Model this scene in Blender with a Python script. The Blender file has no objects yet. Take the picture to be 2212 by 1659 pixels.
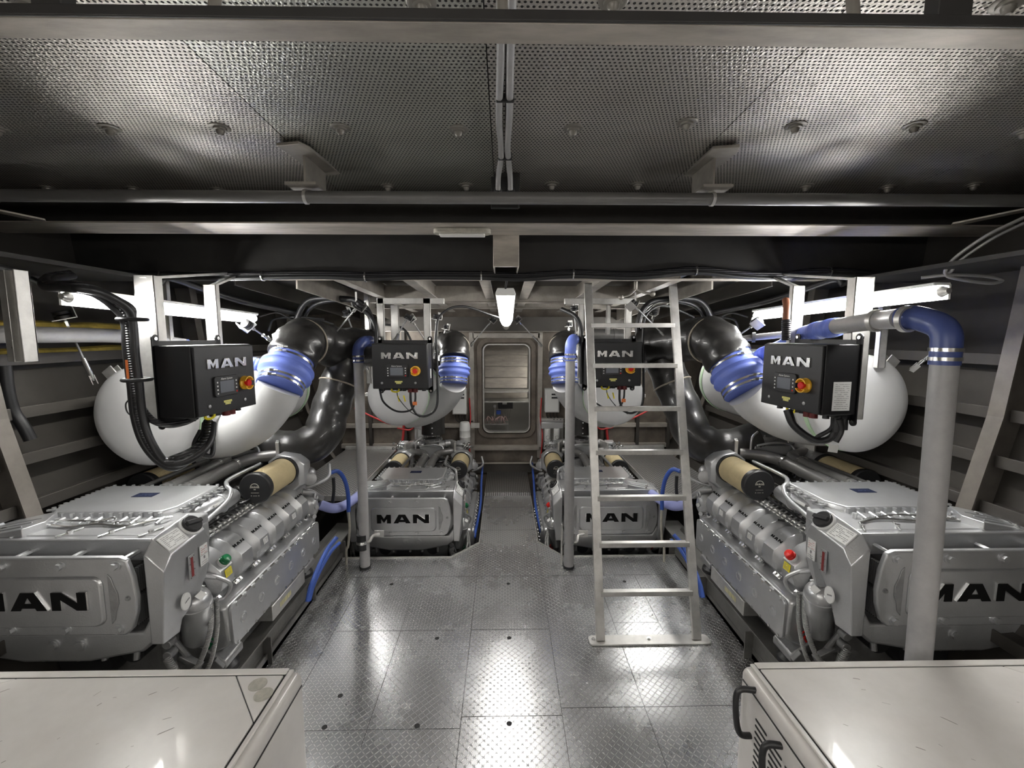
import bpy, bmesh, math, random
from mathutils import Vector, Matrix
random.seed(7)
C = bpy.context.scene.collection
V = Vector

# ------------------------------------------------------------------ camera
FPX = 950.0
YAW = math.atan(16/FPX); PIT = math.atan(104.5/FPX)
CAM = V((0, 0, 1.79))
fw = V((math.sin(YAW)*math.cos(PIT), math.cos(YAW)*math.cos(PIT), -math.sin(PIT)))
rt = V((math.cos(YAW), -math.sin(YAW), 0)); up = rt.cross(fw)
cd = bpy.data.cameras.new('camera'); cam = bpy.data.objects.new('camera', cd); C.objects.link(cam)
cam.matrix_world = Matrix(((rt.x, up.x, -fw.x, CAM.x), (rt.y, up.y, -fw.y, CAM.y), (rt.z, up.z, -fw.z, CAM.z), (0, 0, 0, 1)))
cd.sensor_width = 36; cd.lens = FPX/2212*36; cd.clip_start = .05
sc = bpy.context.scene; sc.camera = cam
# world, exposure
w = bpy.data.worlds.new('world'); sc.world = w; w.use_nodes = True
w.node_tree.nodes['Background'].inputs[0].default_value = (.8, .85, 1, 1)
w.node_tree.nodes['Background'].inputs[1].default_value = .04
sc.view_settings.view_transform = 'Standard'; sc.view_settings.look = 'None'
sc.view_settings.exposure = 1.2; sc.view_settings.gamma = 1; sc.view_settings.use_curve_mapping = False
LAMP = 52.0      # tube lamp emission

def ray(px, py): return fw*FPX + rt*(px-1106) + up*(829.5-py)
def P(px, py, d): r = ray(px, py); return CAM + r*(d/r.y)            # the point seen at a pixel, d metres down the room
def PZ(px, py, z): r = ray(px, py); return CAM + r*((z-CAM.z)/r.z)    # ... on a level plane
def PX(px, py, x): r = ray(px, py); return CAM + r*((x-CAM.x)/r.x)
def floorz(y): return .0187*y
def ceilz(y): return 2.56-.0335*y
def PC(px, py): r = ray(px, py); return CAM + r*((2.56-CAM.z)/(r.z+.0335*r.y))     # ... on the sloping ceiling
def PF(px, py): r = ray(px, py); return CAM + r*(-CAM.z/(r.z-.0187*r.y))             # ... on the floor plates

# ------------------------------------------------------------------ materials
def mat(name, col, rough=.5, metal=0, var=0, vscale=8, bump=0, bscale=60, spec=.5, coat=0, col2=None, stretch=None, rvar=0):
    m = bpy.data.materials.new(name); m.use_nodes = True; n = m.node_tree.nodes; l = m.node_tree.links
    b = n['Principled BSDF']; b.inputs['Base Color'].default_value = (*col, 1); b.inputs['Roughness'].default_value = rough
    b.inputs['Metallic'].default_value = metal; b.inputs['Specular IOR Level'].default_value = spec; b.inputs['Coat Weight'].default_value = coat
    tc = n.new('ShaderNodeTexCoord'); src = tc.outputs['Object']
    if stretch:
        mp = n.new('ShaderNodeMapping'); mp.inputs['Scale'].default_value = stretch; l.new(src, mp.inputs[0]); src = mp.outputs[0]
    if var or col2:
        nz = n.new('ShaderNodeTexNoise'); nz.inputs['Scale'].default_value = vscale; nz.inputs['Detail'].default_value = 6; nz.inputs['Roughness'].default_value = .65
        l.new(src, nz.inputs['Vector'])
        rp = n.new('ShaderNodeValToRGB'); rp.color_ramp.elements[0].position = .35; rp.color_ramp.elements[1].position = .65
        a = col2 or tuple(max(0, c*(1-var)) for c in col); c2 = col if col2 else tuple(min(1, c*(1+var)) for c in col)
        rp.color_ramp.elements[0].color = (*a, 1); rp.color_ramp.elements[1].color = (*c2, 1)
        l.new(nz.outputs['Fac'], rp.inputs[0]); l.new(rp.outputs[0], b.inputs['Base Color'])
        if rvar:
            mr = n.new('ShaderNodeMapRange'); mr.inputs['To Min'].default_value = rough-rvar; mr.inputs['To Max'].default_value = rough+rvar
            l.new(nz.outputs['Fac'], mr.inputs[0]); l.new(mr.outputs[0], b.inputs['Roughness'])
    if bump:
        n2 = n.new('ShaderNodeTexNoise'); n2.inputs['Scale'].default_value = bscale; n2.inputs['Detail'].default_value = 4; l.new(src, n2.inputs['Vector'])
        bp = n.new('ShaderNodeBump'); bp.inputs['Strength'].default_value = bump; bp.inputs['Distance'].default_value = .004
        l.new(n2.outputs['Fac'], bp.inputs['Height']); l.new(bp.outputs[0], b.inputs['Normal'])
    return m

def node_math(nt, op, a, b=None, c=None):
    m = nt.nodes.new('ShaderNodeMath'); m.operation = op
    for i, x in enumerate((a, b, c)):
        if x is None: continue
        if isinstance(x, (int, float)): m.inputs[i].default_value = x
        else: nt.links.new(x, m.inputs[i])
    return m.outputs[0]

def mat_tread(name, col, cell, rough, metal=.85, strength=.8):
    """aluminium tread plate: lozenges leaning one way and the other by turns"""
    m = mat(name, col, rough, metal, var=.16, vscale=1.7, rvar=.1); nt = m.node_tree; n, l = nt.nodes, nt.links; b = n['Principled BSDF']
    tc = n.new('ShaderNodeTexCoord'); sp = n.new('ShaderNodeSeparateXYZ'); l.new(tc.outputs['Object'], sp.inputs[0])
    M = lambda *a: node_math(nt, *a)
    u = M('MULTIPLY', sp.outputs[0], 1/cell); v = M('MULTIPLY', sp.outputs[1], 1/cell)
    fu = M('FLOOR', u); fv = M('FLOOR', v)
    par = M('MODULO', M('ABSOLUTE', M('ADD', fu, fv)), 2.0)          # 0 / 1
    sg = M('SUBTRACT', M('MULTIPLY', par, 2.0), 1.0)
    x = M('SUBTRACT', M('SUBTRACT', u, fu), .5); y = M('SUBTRACT', M('SUBTRACT', v, fv), .5); y = M('MULTIPLY', y, sg)
    a = M('MULTIPLY', M('ADD', x, y), .7071); c = M('MULTIPLY', M('SUBTRACT', x, y), .7071)
    d = M('SQRT', M('ADD', M('POWER', M('MULTIPLY', M('ABSOLUTE', a), 1/.68), 2.0), M('POWER', M('MULTIPLY', M('ABSOLUTE', c), 1/.15), 2.0)))
    h = M('SUBTRACT', 1.0, M('MINIMUM', d, 1.0)); h = M('MINIMUM', M('MULTIPLY', h, 2.2), 1.0)
    bp = n.new('ShaderNodeBump'); bp.inputs['Strength'].default_value = strength; bp.inputs['Distance'].default_value = .0022
    l.new(h, bp.inputs['Height']); l.new(bp.outputs[0], b.inputs['Normal'])
    # lozenge tops mixed brighter: their glints put into the base colour
    src = b.inputs['Base Color'].links[0].from_socket
    mx = n.new('ShaderNodeMix'); mx.data_type = 'RGBA'; l.new(M('MULTIPLY', h, .92), mx.inputs['Factor']); l.new(src, mx.inputs['A'])
    mx.inputs['B'].default_value = (.95, .94, .92, 1); l.new(mx.outputs['Result'], b.inputs['Base Color'])
    return m

def mat_perf(name, col, cell, r=.27, bump=.5, stag=True):
    """embossed aluminium facing with rows of punched holes"""
    m = mat(name, col, .42, .75, var=.08, vscale=2); nt = m.node_tree; n, l = nt.nodes, nt.links; b = n['Principled BSDF']
    tc = n.new('ShaderNodeTexCoord'); sp = n.new('ShaderNodeSeparateXYZ'); l.new(tc.outputs['Object'], sp.inputs[0])
    M = lambda *a: node_math(nt, *a)
    v = M('MULTIPLY', sp.outputs[1], 1/cell); fv = M('FLOOR', v)
    u = M('MULTIPLY', sp.outputs[0], 1/cell)
    if stag: u = M('ADD', u, M('MULTIPLY', M('MODULO', M('ABSOLUTE', fv), 2.0), .5))
    x = M('SUBTRACT', M('FRACT', u), .5); y = M('SUBTRACT', M('SUBTRACT', v, fv), .5)
    d = M('SQRT', M('ADD', M('MULTIPLY', x, x), M('MULTIPLY', y, y)))
    hole = M('LESS_THAN', d, r)
    src = b.inputs['Base Color'].links[0].from_socket
    mx = n.new('ShaderNodeMix'); mx.data_type = 'RGBA'; l.new(hole, mx.inputs['Factor']); l.new(src, mx.inputs['A'])
    mx.inputs['B'].default_value = (.012, .011, .01, 1); l.new(mx.outputs['Result'], b.inputs['Base Color'])
    l.new(M('SUBTRACT', .75, M('MULTIPLY', hole, .75)), b.inputs['Metallic'])
    l.new(M('ADD', .4, M('MULTIPLY', hole, .5)), b.inputs['Roughness'])
    vo = n.new('ShaderNodeTexVoronoi'); vo.inputs['Scale'].default_value = 140; l.new(tc.outputs['Object'], vo.inputs['Vector'])
    bp = n.new('ShaderNodeBump'); bp.inputs['Strength'].default_value = bump; bp.inputs['Distance'].default_value = .003
    l.new(vo.outputs['Distance'], bp.inputs['Height']); l.new(bp.outputs[0], b.inputs['Normal'])
    return m

def mat_wave(name, col, scale, rough=.6, dirn='Y', strength=.6, metal=0):
    m = mat(name, col, rough, metal, var=.12, vscale=5); nt = m.node_tree; n, l = nt.nodes, nt.links
    tc = n.new('ShaderNodeTexCoord'); wv = n.new('ShaderNodeTexWave'); wv.bands_direction = dirn; wv.inputs['Scale'].default_value = scale
    l.new(tc.outputs['Object'], wv.inputs['Vector']); bp = n.new('ShaderNodeBump'); bp.inputs['Strength'].default_value = strength; bp.inputs['Distance'].default_value = .003
    l.new(wv.outputs['Fac'], bp.inputs['Height']); l.new(bp.outputs[0], n['Principled BSDF'].inputs['Normal'])
    return m

def mat_emit(name, col, s):
    m = bpy.data.materials.new(name); m.use_nodes = True; b = m.node_tree.nodes['Principled BSDF']
    b.inputs['Base Color'].default_value = (*col, 1); b.inputs['Emission Color'].default_value = (*col, 1); b.inputs['Emission Strength'].default_value = s
    return m

SILVER = mat('silver_paint', (.52, .525, .53), .34, .72, var=.05, vscale=6, bump=.15, bscale=160)
SILVD = mat('cast_silver', (.36, .36, .36), .42, .7, var=.12, vscale=14, bump=.3, bscale=90)
CHROME = mat('bright_steel', (.75, .75, .74), .22, .95, var=.08, vscale=20)
TUBEG = mat('grey_tube', (.19, .185, .18), .42, .5, var=.06)
ALU = mat('aluminium', (.62, .61, .585), .42, .8, var=.15, vscale=10, bump=.15, bscale=40, rvar=.1)
ALUD = mat('weathered_aluminium', (.36, .335, .30), .5, .6, var=.22, vscale=5, bump=.2, bscale=30)
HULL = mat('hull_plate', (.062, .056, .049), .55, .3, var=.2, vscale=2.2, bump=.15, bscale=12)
FRAME = mat('frame_plate', (.15, .135, .118), .5, .4, var=.2, vscale=4)
BULK = mat('bulkhead_plate', (.17, .145, .12), .5, .5, var=.35, vscale=3.5, bump=.2, bscale=14, rvar=.12)
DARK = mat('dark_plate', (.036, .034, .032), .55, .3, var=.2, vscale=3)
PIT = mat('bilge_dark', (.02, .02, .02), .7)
FLANGE = mat('beam_flange', (.40, .365, .32), .5, .45, var=.22, vscale=4, stretch=(1, 4, 4))
PIPEG = mat('grey_painted_pipe', (.36, .355, .35), .45, .1, var=.06, vscale=20, bump=.1, bscale=200)
DRUM = mat('silencer_grey', (.52, .52, .515), .5, .05, var=.04, vscale=3)
GREEN = mat('pale_green_seam', (.42, .58, .38), .5)
ELB = mat('blue_elbow_rubber', (.055, .08, .24), .38)
BLUE = mat('blue_silicone', (.14, .20, .60), .5, 0, var=.08, bump=.2, bscale=30)
BLUEH = mat('blue_hose', (.035, .09, .38), .4)
LILAC = mat('pale_blue_hose', (.30, .33, .62), .55)
BLACK = mat('black_rubber', (.016, .016, .017), .42)
LAG = mat('black_lagging', (.022, .021, .02), .33, 0, var=.3, vscale=9, bump=.9, bscale=14, coat=.2)
BED = mat('bed_plate', (.17, .165, .155), .45, .5, var=.2, vscale=6)
WASH = mat('washer_grey', (.24, .225, .2), .45, .5)
BOXB = mat('black_panel_paint', (.010, .010, .011), .42, 0, bump=.1, bscale=250)
SCREEN = mat('lcd_grey', (.16, .17, .19), .25)
CONDUIT = mat_wave('ribbed_conduit', (.018, .018, .02), 30, .35, 'Z', 1.0)
FILT = mat_wave('filter_mesh', (.60, .49, .28), 55, .6, 'Y', .8, .1)
WHITE = mat('white_gelcoat', (.70, .675, .64), .3, 0, col2=(.60, .575, .54), vscale=3, coat=.25)
WHITEP = mat('white_plastic', (.72, .72, .7), .4)
BONE = mat('grey_sticker', (.42, .40, .34), .6, 0, var=.15, vscale=60)
SCUFF = mat('scuff_mark', (.23, .21, .19), .7)
RED = mat('red_plastic', (.62, .02, .015), .25)
GREENC = mat('green_plastic', (.012, .14, .05), .25)
YELLOW = mat('yellow_label', (.85, .72, .02), .5)
AMBER = mat('amber_yellow', (.78, .42, .03), .4)
REDW = mat('red_cable', (.5, .04, .04), .45)
ORANGE = mat('orange_tag', (.8, .22, .06), .5)
NAVY = mat('navy_plate', (.008, .012, .035), .6, spec=.2)
PAPER = mat('label_paper', (.72, .72, .70), .5)
INK = mat('ink_grey', (.22, .22, .22), .6)
INKB = mat('ink_black', (.006, .006, .006), .7, spec=.15)
WOOL = mat('yellow_insulation', (.26, .19, .03), .9, 0, var=.35, vscale=12, bump=1, bscale=30)
RUST = mat('copper_brown', (.22, .08, .04), .5)
TREAD = mat_tread('tread_plate', (.48, .483, .49), .0185, .27, strength=1.0)
GRATE = mat_tread('tread_plate_dark', (.17, .165, .16), .020, .35)
PERF = mat_perf('perforated_panel', (.50, .47, .43), .0135)
PERFG = mat_perf('perforated_panel_green', (.47, .465, .415), .0135)
LED = mat_emit('tube_lamp_glow', (1, .99, .965), LAMP)
LEDC = mat_emit('batten_lamp_glow', (1, .97, .93), 15.0)
LEDB = mat_emit('room_lamp_glow', (1, .97, .93), 30)
LEDO2 = mat_emit('small_lamp_glow', (1, .97, .9), 5)
LEDO = mat('unlit_diffuser', (.75, .74, .70), .4)

# ------------------------------------------------------------------ geometry helpers
def smooth_path(pts, k=8):
    pts = [V(p) for p in pts]
    if len(pts) < 3: return pts
    out = []
    q = [pts[0]*2-pts[1]]+pts+[pts[-1]*2-pts[-2]]
    for i in range(1, len(q)-2):
        a, b, c, d = q[i-1:i+3]
        for j in range(k):
            t = j/k
            out.append(.5*((2*b)+(c-a)*t+(2*a-5*b+4*c-d)*t*t+(3*b-a-3*c+d)*t**3))
    out.append(pts[-1]); return out

def frame(o, x, z):
    x = V(x).normalized(); z = V(z).normalized(); y = z.cross(x).normalized(); x = y.cross(z)
    return Matrix(((x.x, y.x, z.x, o[0]), (x.y, y.y, z.y, o[1]), (x.z, y.z, z.z, o[2]), (0, 0, 0, 1)))

def wloc(o):
    p = V((0, 0, 0))
    while o is not None: p += o.location; o = o.parent
    return p

class MB:
    def __init__(s): s.bm = bmesh.new()
    def poly(s, pts):
        return s.bm.faces.new([s.bm.verts.new(p) for p in pts])
    def loft(s, rings, cap=True, closed=True):
        vs = [[s.bm.verts.new(p) for p in r] for r in rings]; n = len(vs[0])
        for a, b in zip(vs, vs[1:]):
            for i in range(n if closed else n-1):
                j = (i+1) % n; s.bm.faces.new((a[i], a[j], b[j], b[i]))
        if cap:
            s.bm.faces.new(vs[0][::-1]); s.bm.faces.new(vs[-1])
        return s
    def box(s, lo, hi, M=None):
        x0, y0, z0 = lo; x1, y1, z1 = hi
        r = [[V((x0, y0, z)), V((x1, y0, z)), V((x1, y1, z)), V((x0, y1, z))] for z in (z0, z1)]
        if M: r = [[M @ p for p in q] for q in r]
        return s.loft(r)
    def cbox(s, c, size, rz=0, rx=0, ry=0):
        M = Matrix.Translation(V(c)) @ Matrix.Rotation(rz, 4, 'Z') @ Matrix.Rotation(rx, 4, 'X') @ Matrix.Rotation(ry, 4, 'Y')
        h = V(size)/2; return s.box(-h, h, M)
    def beam(s, a, b, w, h, upv=(0, 0, 1)):
        a, b = V(a), V(b); d = (b-a); x = V(upv).cross(d)
        if x.length < 1e-5: x = V((1, 0, 0))
        M = frame(a, x, d); return s.box((-w/2, -h/2, 0), (w/2, h/2, d.length), M)
    def cyl(s, a, b, r, r2=None, seg=20, cap=True):
        a, b = V(a), V(b); r2 = r if r2 is None else r2; d = b-a
        x = d.orthogonal(); M = frame(a, x, d); L = d.length
        ring = lambda rr, z: [M @ V((rr*math.cos(t*2*math.pi/seg), rr*math.sin(t*2*math.pi/seg), z)) for t in range(seg)]
        return s.loft([ring(r, 0), ring(r2, L)], cap)
    def lathe(s, a, d, prof, seg=32, cap=True):
        d = V(d); M = frame(a, d.orthogonal(), d)
        return s.loft([[M @ V((r*math.cos(t*2*math.pi/seg), r*math.sin(t*2*math.pi/seg), z)) for t in range(seg)] for z, r in prof], cap)
    def tube(s, pts, r, seg=10, k=8, smooth=True, rf=None, cap=True):
        p = smooth_path(pts, k) if smooth else [V(q) for q in pts]
        T = [(p[min(i+1, len(p)-1)]-p[max(i-1, 0)]).normalized() for i in range(len(p))]
        nrm = T[0].orthogonal().normalized(); rings = []
        for i, (q, t) in enumerate(zip(p, T)):
            nrm = (nrm - t*nrm.dot(t)).normalized(); b = t.cross(nrm)
            rr = rf(i/(len(p)-1)) if rf else r
            rings.append([q+(nrm*math.cos(a*2*math.pi/seg)+b*math.sin(a*2*math.pi/seg))*rr for a in range(seg)])
        return s.loft(rings, cap)
    def prism(s, poly, M, d0, d1, sc=1.0):
        cx = sum(p[0] for p in poly)/len(poly); cy = sum(p[1] for p in poly)/len(poly)
        return s.loft([[M @ V((x, y, d0)) for x, y in poly], [M @ V((cx+(x-cx)*sc, cy+(y-cy)*sc, d1)) for x, y in poly]])
    def sphere(s, c, r, seg=16, sz=(1, 1, 1)):
        n = seg//2; c = V(c); rings = []
        for i in range(n+1):
            a = math.pi*(i+.02)/(n+.04); rings.append([c+V((r*sz[0]*math.sin(a)*math.cos(t*2*math.pi/seg), r*sz[1]*math.sin(a)*math.sin(t*2*math.pi/seg), r*sz[2]*math.cos(a))) for t in range(seg)])
        return s.loft(rings)
    def ring(s, c, axis, R, r, seg=28, sq=None):
        c = V(c); M = frame(c, V(axis).orthogonal(), axis)
        pr = [(R+r*math.cos(t*math.pi/4), r*math.sin(t*math.pi/4)) for t in range(8)] if not sq else [(R, -sq/2), (R+r, -sq/2), (R+r, sq/2), (R, sq/2)]
        vs = [[s.bm.verts.new(M @ V((q[0]*math.cos(a*2*math.pi/seg), q[0]*math.sin(a*2*math.pi/seg), q[1]))) for q in pr] for a in range(seg)]
        m = len(pr)
        for i in range(seg):
            for j in range(m): s.bm.faces.new((vs[i][j], vs[(i+1) % seg][j], vs[(i+1) % seg][(j+1) % m], vs[i][(j+1) % m]))
        return s
    def hexbolt(s, c, n, r, h=None, washer=True):
        c, n = V(c), V(n).normalized(); h = h or r*.8
        if washer: s.cyl(c, c+n*r*.25, r*1.5, seg=16); c = c+n*r*.25
        s.cyl(c, c+n*h, r, seg=6); return s
    def logo(s, M, h, d0, d1):
        """the three block letters, h high, centred on the frame"""
        W = 5.75
        ps = [(0, [(0, 0), (0, 1), (.46, 1), (.76, .52), (1.06, 1), (1.52, 1), (1.52, 0), (1.08, 0), (1.08, .5), (.76, .06), (.44, .5), (.44, 0)]),
              (1.82, [(0, 0), (.58, 1), (.94, 1), (.94, .74), (.52, 0)]), (1.82, [(1.88, 0), (1.36, 0), (.94, .74), (.94, 1), (1.30, 1)]),
              (1.82, [(.60, .14), (1.28, .14), (1.13, .4), (.75, .4)]),
              (3.97, [(0, 0), (0, 1), (.52, 1), (1.34, .4), (1.34, 1), (1.79, 1), (1.79, 0), (1.29, 0), (.45, .62), (.45, 0)])]
        for x0, q in ps:
            s.prism([((x0+x-W/2)*h, (y-.5)*h) for x, y in q], M, d0, d1)
        return s
    def text(s, body, M, size, depth=.0005, align='CENTER'):
        cu = bpy.data.curves.new('t', 'FONT'); cu.body = body; cu.size = size; cu.align_x = align; cu.align_y = 'CENTER'; cu.resolution_u = 2
        cu.extrude = depth; o = bpy.data.objects.new('t', cu); C.objects.link(o)
        dg = bpy.context.evaluated_depsgraph_get(); me = bpy.data.meshes.new_from_object(o.evaluated_get(dg))
        off = len(s.bm.verts); s.bm.from_mesh(me); s.bm.verts.ensure_lookup_table()
        for v in s.bm.verts[off:]: v.co = M @ v.co
        bpy.data.objects.remove(o); bpy.data.curves.remove(cu); bpy.data.meshes.remove(me); return s
    def lines(s, M, w, h, n, t=.0012, seed=0):
        """rows of tiny print on a label"""
        rr = random.Random(seed)
        for i in range(n):
            y = h/2-(i+.7)*h/(n+.4); x = -w/2*.88
            while x < w/2*.8:
                l = rr.uniform(.06, .2)*w; l = min(l, w/2*.88-x)
                if rr.random() < .85: s.prism([(x, y-t/2), (x+l, y-t/2), (x+l, y+t/2), (x, y+t/2)], M, 0, .0004)
                x += l+.03*w
        return s
    def build(s, name, m, parent=None, bevel=0, angle=35, label=None, seg=2, **kw):
        bmesh.ops.recalc_face_normals(s.bm, faces=s.bm.faces)
        me = bpy.data.meshes.new(name)
        vs = [v.co for v in s.bm.verts]
        if parent is not None: off = wloc(parent); loc = V((0, 0, 0))
        else:
            lo = V([min(v[i] for v in vs) for i in range(3)]); hi = V([max(v[i] for v in vs) for i in range(3)])
            off = V(((lo.x+hi.x)/2, (lo.y+hi.y)/2, lo.z)); loc = off.copy()
            if kw.get('keep'): off = V((0, 0, 0)); loc = off.copy()
        for v in s.bm.verts: v.co -= off
        s.bm.to_mesh(me); s.bm.free()
        me.materials.append(m); me.shade_smooth(); me.set_sharp_from_angle(angle=math.radians(angle))
        o = bpy.data.objects.new(name, me); C.objects.link(o); o.location = loc; o.parent = parent
        if bevel:
            b = o.modifiers.new('bevel', 'BEVEL'); b.width = bevel; b.segments = seg; b.limit_method = 'ANGLE'; b.angle_limit = math.radians(40); b.harden_normals = False
        if label: o['label'] = label
        return o

def tag(o, label, cat, group=None):
    o['label'] = label; o['category'] = cat
    if group: o['group'] = group
    return o
def thing(name, label, cat, loc=(0, 0, 0), group=None):
    o = bpy.data.objects.new(name, None); C.objects.link(o); o.location = loc; o.empty_display_size = .1
    return tag(o, label, cat, group)
def struct(o): o['kind'] = 'structure'; return o
def copy_tree(o, parent=None):
    c = o.copy(); C.objects.link(c)
    if parent is not None: c.parent = parent
    for ch in o.children: copy_tree(ch, c)
    return c
def many(mb, name, m, parent, locs, **kw):
    """one small shape built about the origin, set at every place in locs (parent's frame); the copies share its mesh"""
    for v in mb.bm.verts: v.co += wloc(parent)
    o = mb.build(name, m, parent, **kw); o.location = locs[0]
    for p in locs[1:]:
        c = o.copy(); C.objects.link(c); c.parent = parent; c.location = p
    return o
def mx(p, s): p = V(p); return p if s < 0 else V((.02-p.x, p.y, p.z))
FR = lambda o, x, z: frame(o, x, z)
TRIM = [0]
def trim(mb, m, bevel=.002, keep=True):
    TRIM[0] += 1
    return struct(mb.build('trim_%d' % TRIM[0], m, bevel=bevel, keep=keep))

# ------------------------------------------------------------------ shell
XL, XR = -1.27, 1.345
AL, AR = -.217, .278
def floor_poly(pts, z0=None):
    mb = MB(); top = [V((x, y, floorz(y))) for x, y in pts]; bot = [p-V((0, 0, .006)) for p in top]
    mb.loft([bot, top]); return mb
fl = struct(floor_poly([(XL, -2.4), (XR, -2.4), (XR, 3.285), (.455, 3.285), (AR, 3.52), (AR, 4.55), (AL, 4.55), (AL, 3.51), (-.419, 3.285), (XL, 3.285)]).build('floor', TREAD, keep=True))
# seams between plates, upstands round the engine pits
mb = MB()
def seam(a, b, w=.0022):
    a = V((a[0], a[1], floorz(a[1])+.0006)); b = V((b[0], b[1], floorz(b[1])+.0006)); mb.beam(a, b, w, .0006)
for xs, y0, y1 in ((-.203, -.5, 3.5), (.265, -.5, 3.5), (-1.016, 1.2, 2.9), (.662, 1.5, 2.95), (-.62, 1.72, 2.7), (.94, 2.42, 3.0)):
    seam((xs, y0), (xs, y1))
for y, x0, x1 in ((1.80, -1.2, -.203), (1.90, .265, 1.3), (3.02, -1.1, 1.2), (2.45, -.203, .265), (2.45, -1.0, -.3), (1.86, -.203, .265), (2.50, .66, .94), (3.75, AL, AR), (4.25, AL, AR)):
    seam((x0, y), (x1, y))
mb.build('plate_seam', mat('seam_dark', (.07, .07, .07), .6), fl)
for px, py in ((735, 1503), (701, 1571), (901, 1568), (1100, 1563), (944, 1379), (1100, 1378), (846, 1262), (1098, 1261), (1349, 1256)):
    p = PF(px, py); y = p.y
    MB().cyl((p.x, p.y, floorz(y)-.001), (p.x, p.y, floorz(y)+.001), .0125, seg=20).build('finger_hole', PIT, fl)
mb = MB()
for a, b in (((XL, 3.285), (-.419, 3.285)), ((-.419, 3.285), (AL, 3.51)), ((.455, 3.285), (XR, 3.285)), ((AR, 3.52), (.455, 3.285))):
    mb.beam((a[0], a[1], floorz(a[1])-.018), (b[0], b[1], floorz(b[1])-.018), .008, .055)
for x in (AL, AR): mb.beam((x, 3.51, .042), (x, 4.55, .062), .006, .05)
mb.build('pit_coaming', ALU, fl)
# step up and landing before the bulkhead
mb = MB(); mb.box((AL, 4.55, .0), (AR, 4.57, .12)); mb.box((AL, 4.57, .10), (AR, 5.28, .12)); trim(mb, GRATE)
# bilge below
struct(MB().box((-2.6, -2.4, -.46), (2.7, 5.3, -.42)).build('floor', PIT, keep=True))

# ceiling: backing and perforated panels
mb = MB(); mb.loft([[V((-2.7, -2.4, ceilz(-2.4)+.02)), V((2.7, -2.4, ceilz(-2.4)+.02)), V((2.7, 2.3, ceilz(2.3)+.02)), V((-2.7, 2.3, ceilz(2.3)+.02))],
                    [V((-2.7, -2.4, ceilz(-2.4)+.05)), V((2.7, -2.4, ceilz(-2.4)+.05)), V((2.7, 2.3, ceilz(2.3)+.05)), V((-2.7, 2.3, ceilz(2.3)+.05))]])
ce = struct(mb.build('ceiling', PIT, keep=True))
XS = [-2.69, -1.95, -.80, -.045, .005, .774, 1.9, 2.69]
for i, (a, b) in enumerate(zip(XS, XS[1:])):
    g = .0015; y0, y1 = -2.35, 2.24
    q = [V((a+g, y0, ceilz(y0))), V((b-g, y0, ceilz(y0))), V((b-g, y1, ceilz(y1))), V((a+g, y1, ceilz(y1)))]
    mb = MB(); mb.loft([q, [p+V((0, 0, .018)) for p in q]]); mb.build('perforated_panel', PERFG if i == 2 else PERF, ce)
def fastener(px, py, k=1):
    p = PC(px, py); y = p.y; z = ceilz(y)
    mb = MB(); mb.lathe((p.x, p.y, z+.002), (0, 0, -1), [(0, .034), (.004, .034), (.006, .031), (.006, .022), (.012, .021), (.013, .014), (.022, .012), (.028, .006)], 20)
    mb.build('panel_fastener', WASH, ce)
for px, py in ((-8, 278), (237, 276), (475, 275), (735, 275), (990, 279), (1238, 277), (1484, 264), (1718, 271), (1975, 270), (2212, 284),
               (103, 406), (288, 407), (470, 409), (838, 402), (1007, 400), (1192, 398), (1377, 398), (1562, 401), (1740, 401), (1917, 404), (2103, 399),
               (60, 5), (910, 5), (1325, 0), (2180, 4)):
    fastener(px, py)

# transverse beams under the ceiling
def tbeam(y0, y1, z, t=.008, x0=-2.7, x1=2.7, m=FLANGE): return MB().box((x0, y0, z), (x1, y1, z+t))
trim(MB().box((-2.7, .807, 2.316), (2.7, .862, 2.322)), FLANGE)                # near angle bar
trim(MB().box((-2.7, .800, 2.316), (2.7, .806, 2.334)), DARK)
for px, w_ in ((100, .05), (2065, .06)):
    X = P(px, 20, .81).x; trim(MB().box((X-w_/2, .81, 2.322), (X+w_/2, .84, ceilz(.82)+.004)), DARK)
for px in (450, 1088, 1860):
    X = P(px, 20, .82).x
    o = MB().cyl((X, .83, 2.322), (X+(.012 if px < 1000 else -.01), .86, ceilz(.86)), .010, seg=12).build('hanger_rod', ALUD)
    tag(o, {450: 'short grey rod above near ceiling bar, left of centre', 1088: 'short grey rod above near ceiling bar, at the centre cables', 1860: 'short grey rod above near ceiling bar, right of centre'}[px], 'rod')
trim(MB().box((-2.7, 2.066, 2.292), (2.7, 2.28, 2.300)), FLANGE)               # second beam flange
trim(MB().box((-2.7, 2.245, 2.300), (2.7, 2.255, 2.53)), DARK)                 # its web
trim(MB().box((-2.7, 2.615, 2.155), (2.7, 2.63, 2.60)), DARK)                  # deep step web
trim(MB().box((-2.7, 2.63, 2.118), (2.7, 2.70, 2.126)), FLANGE)                # its flange
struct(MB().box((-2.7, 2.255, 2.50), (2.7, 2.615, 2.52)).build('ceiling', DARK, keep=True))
a, b = P(1065, 500, 2.30), P(1121, 577, 2.30)
trim(MB().box((a.x, 2.285, b.z), (b.x, 2.305, a.z)), FLANGE); trim(MB().box((a.x, 2.305, b.z), (a.x+.006, 2.61, a.z)), FLANGE); trim(MB().box((b.x-.006, 2.305, b.z), (b.x, 2.61, a.z)), FLANGE)
a, b = P(1068, 415, 1.99), P(1123, 447, 1.99)
trim(MB().box((a.x, 2.0, b.z), (b.x, 2.015, ceilz(2.0))), DARK)

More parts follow.
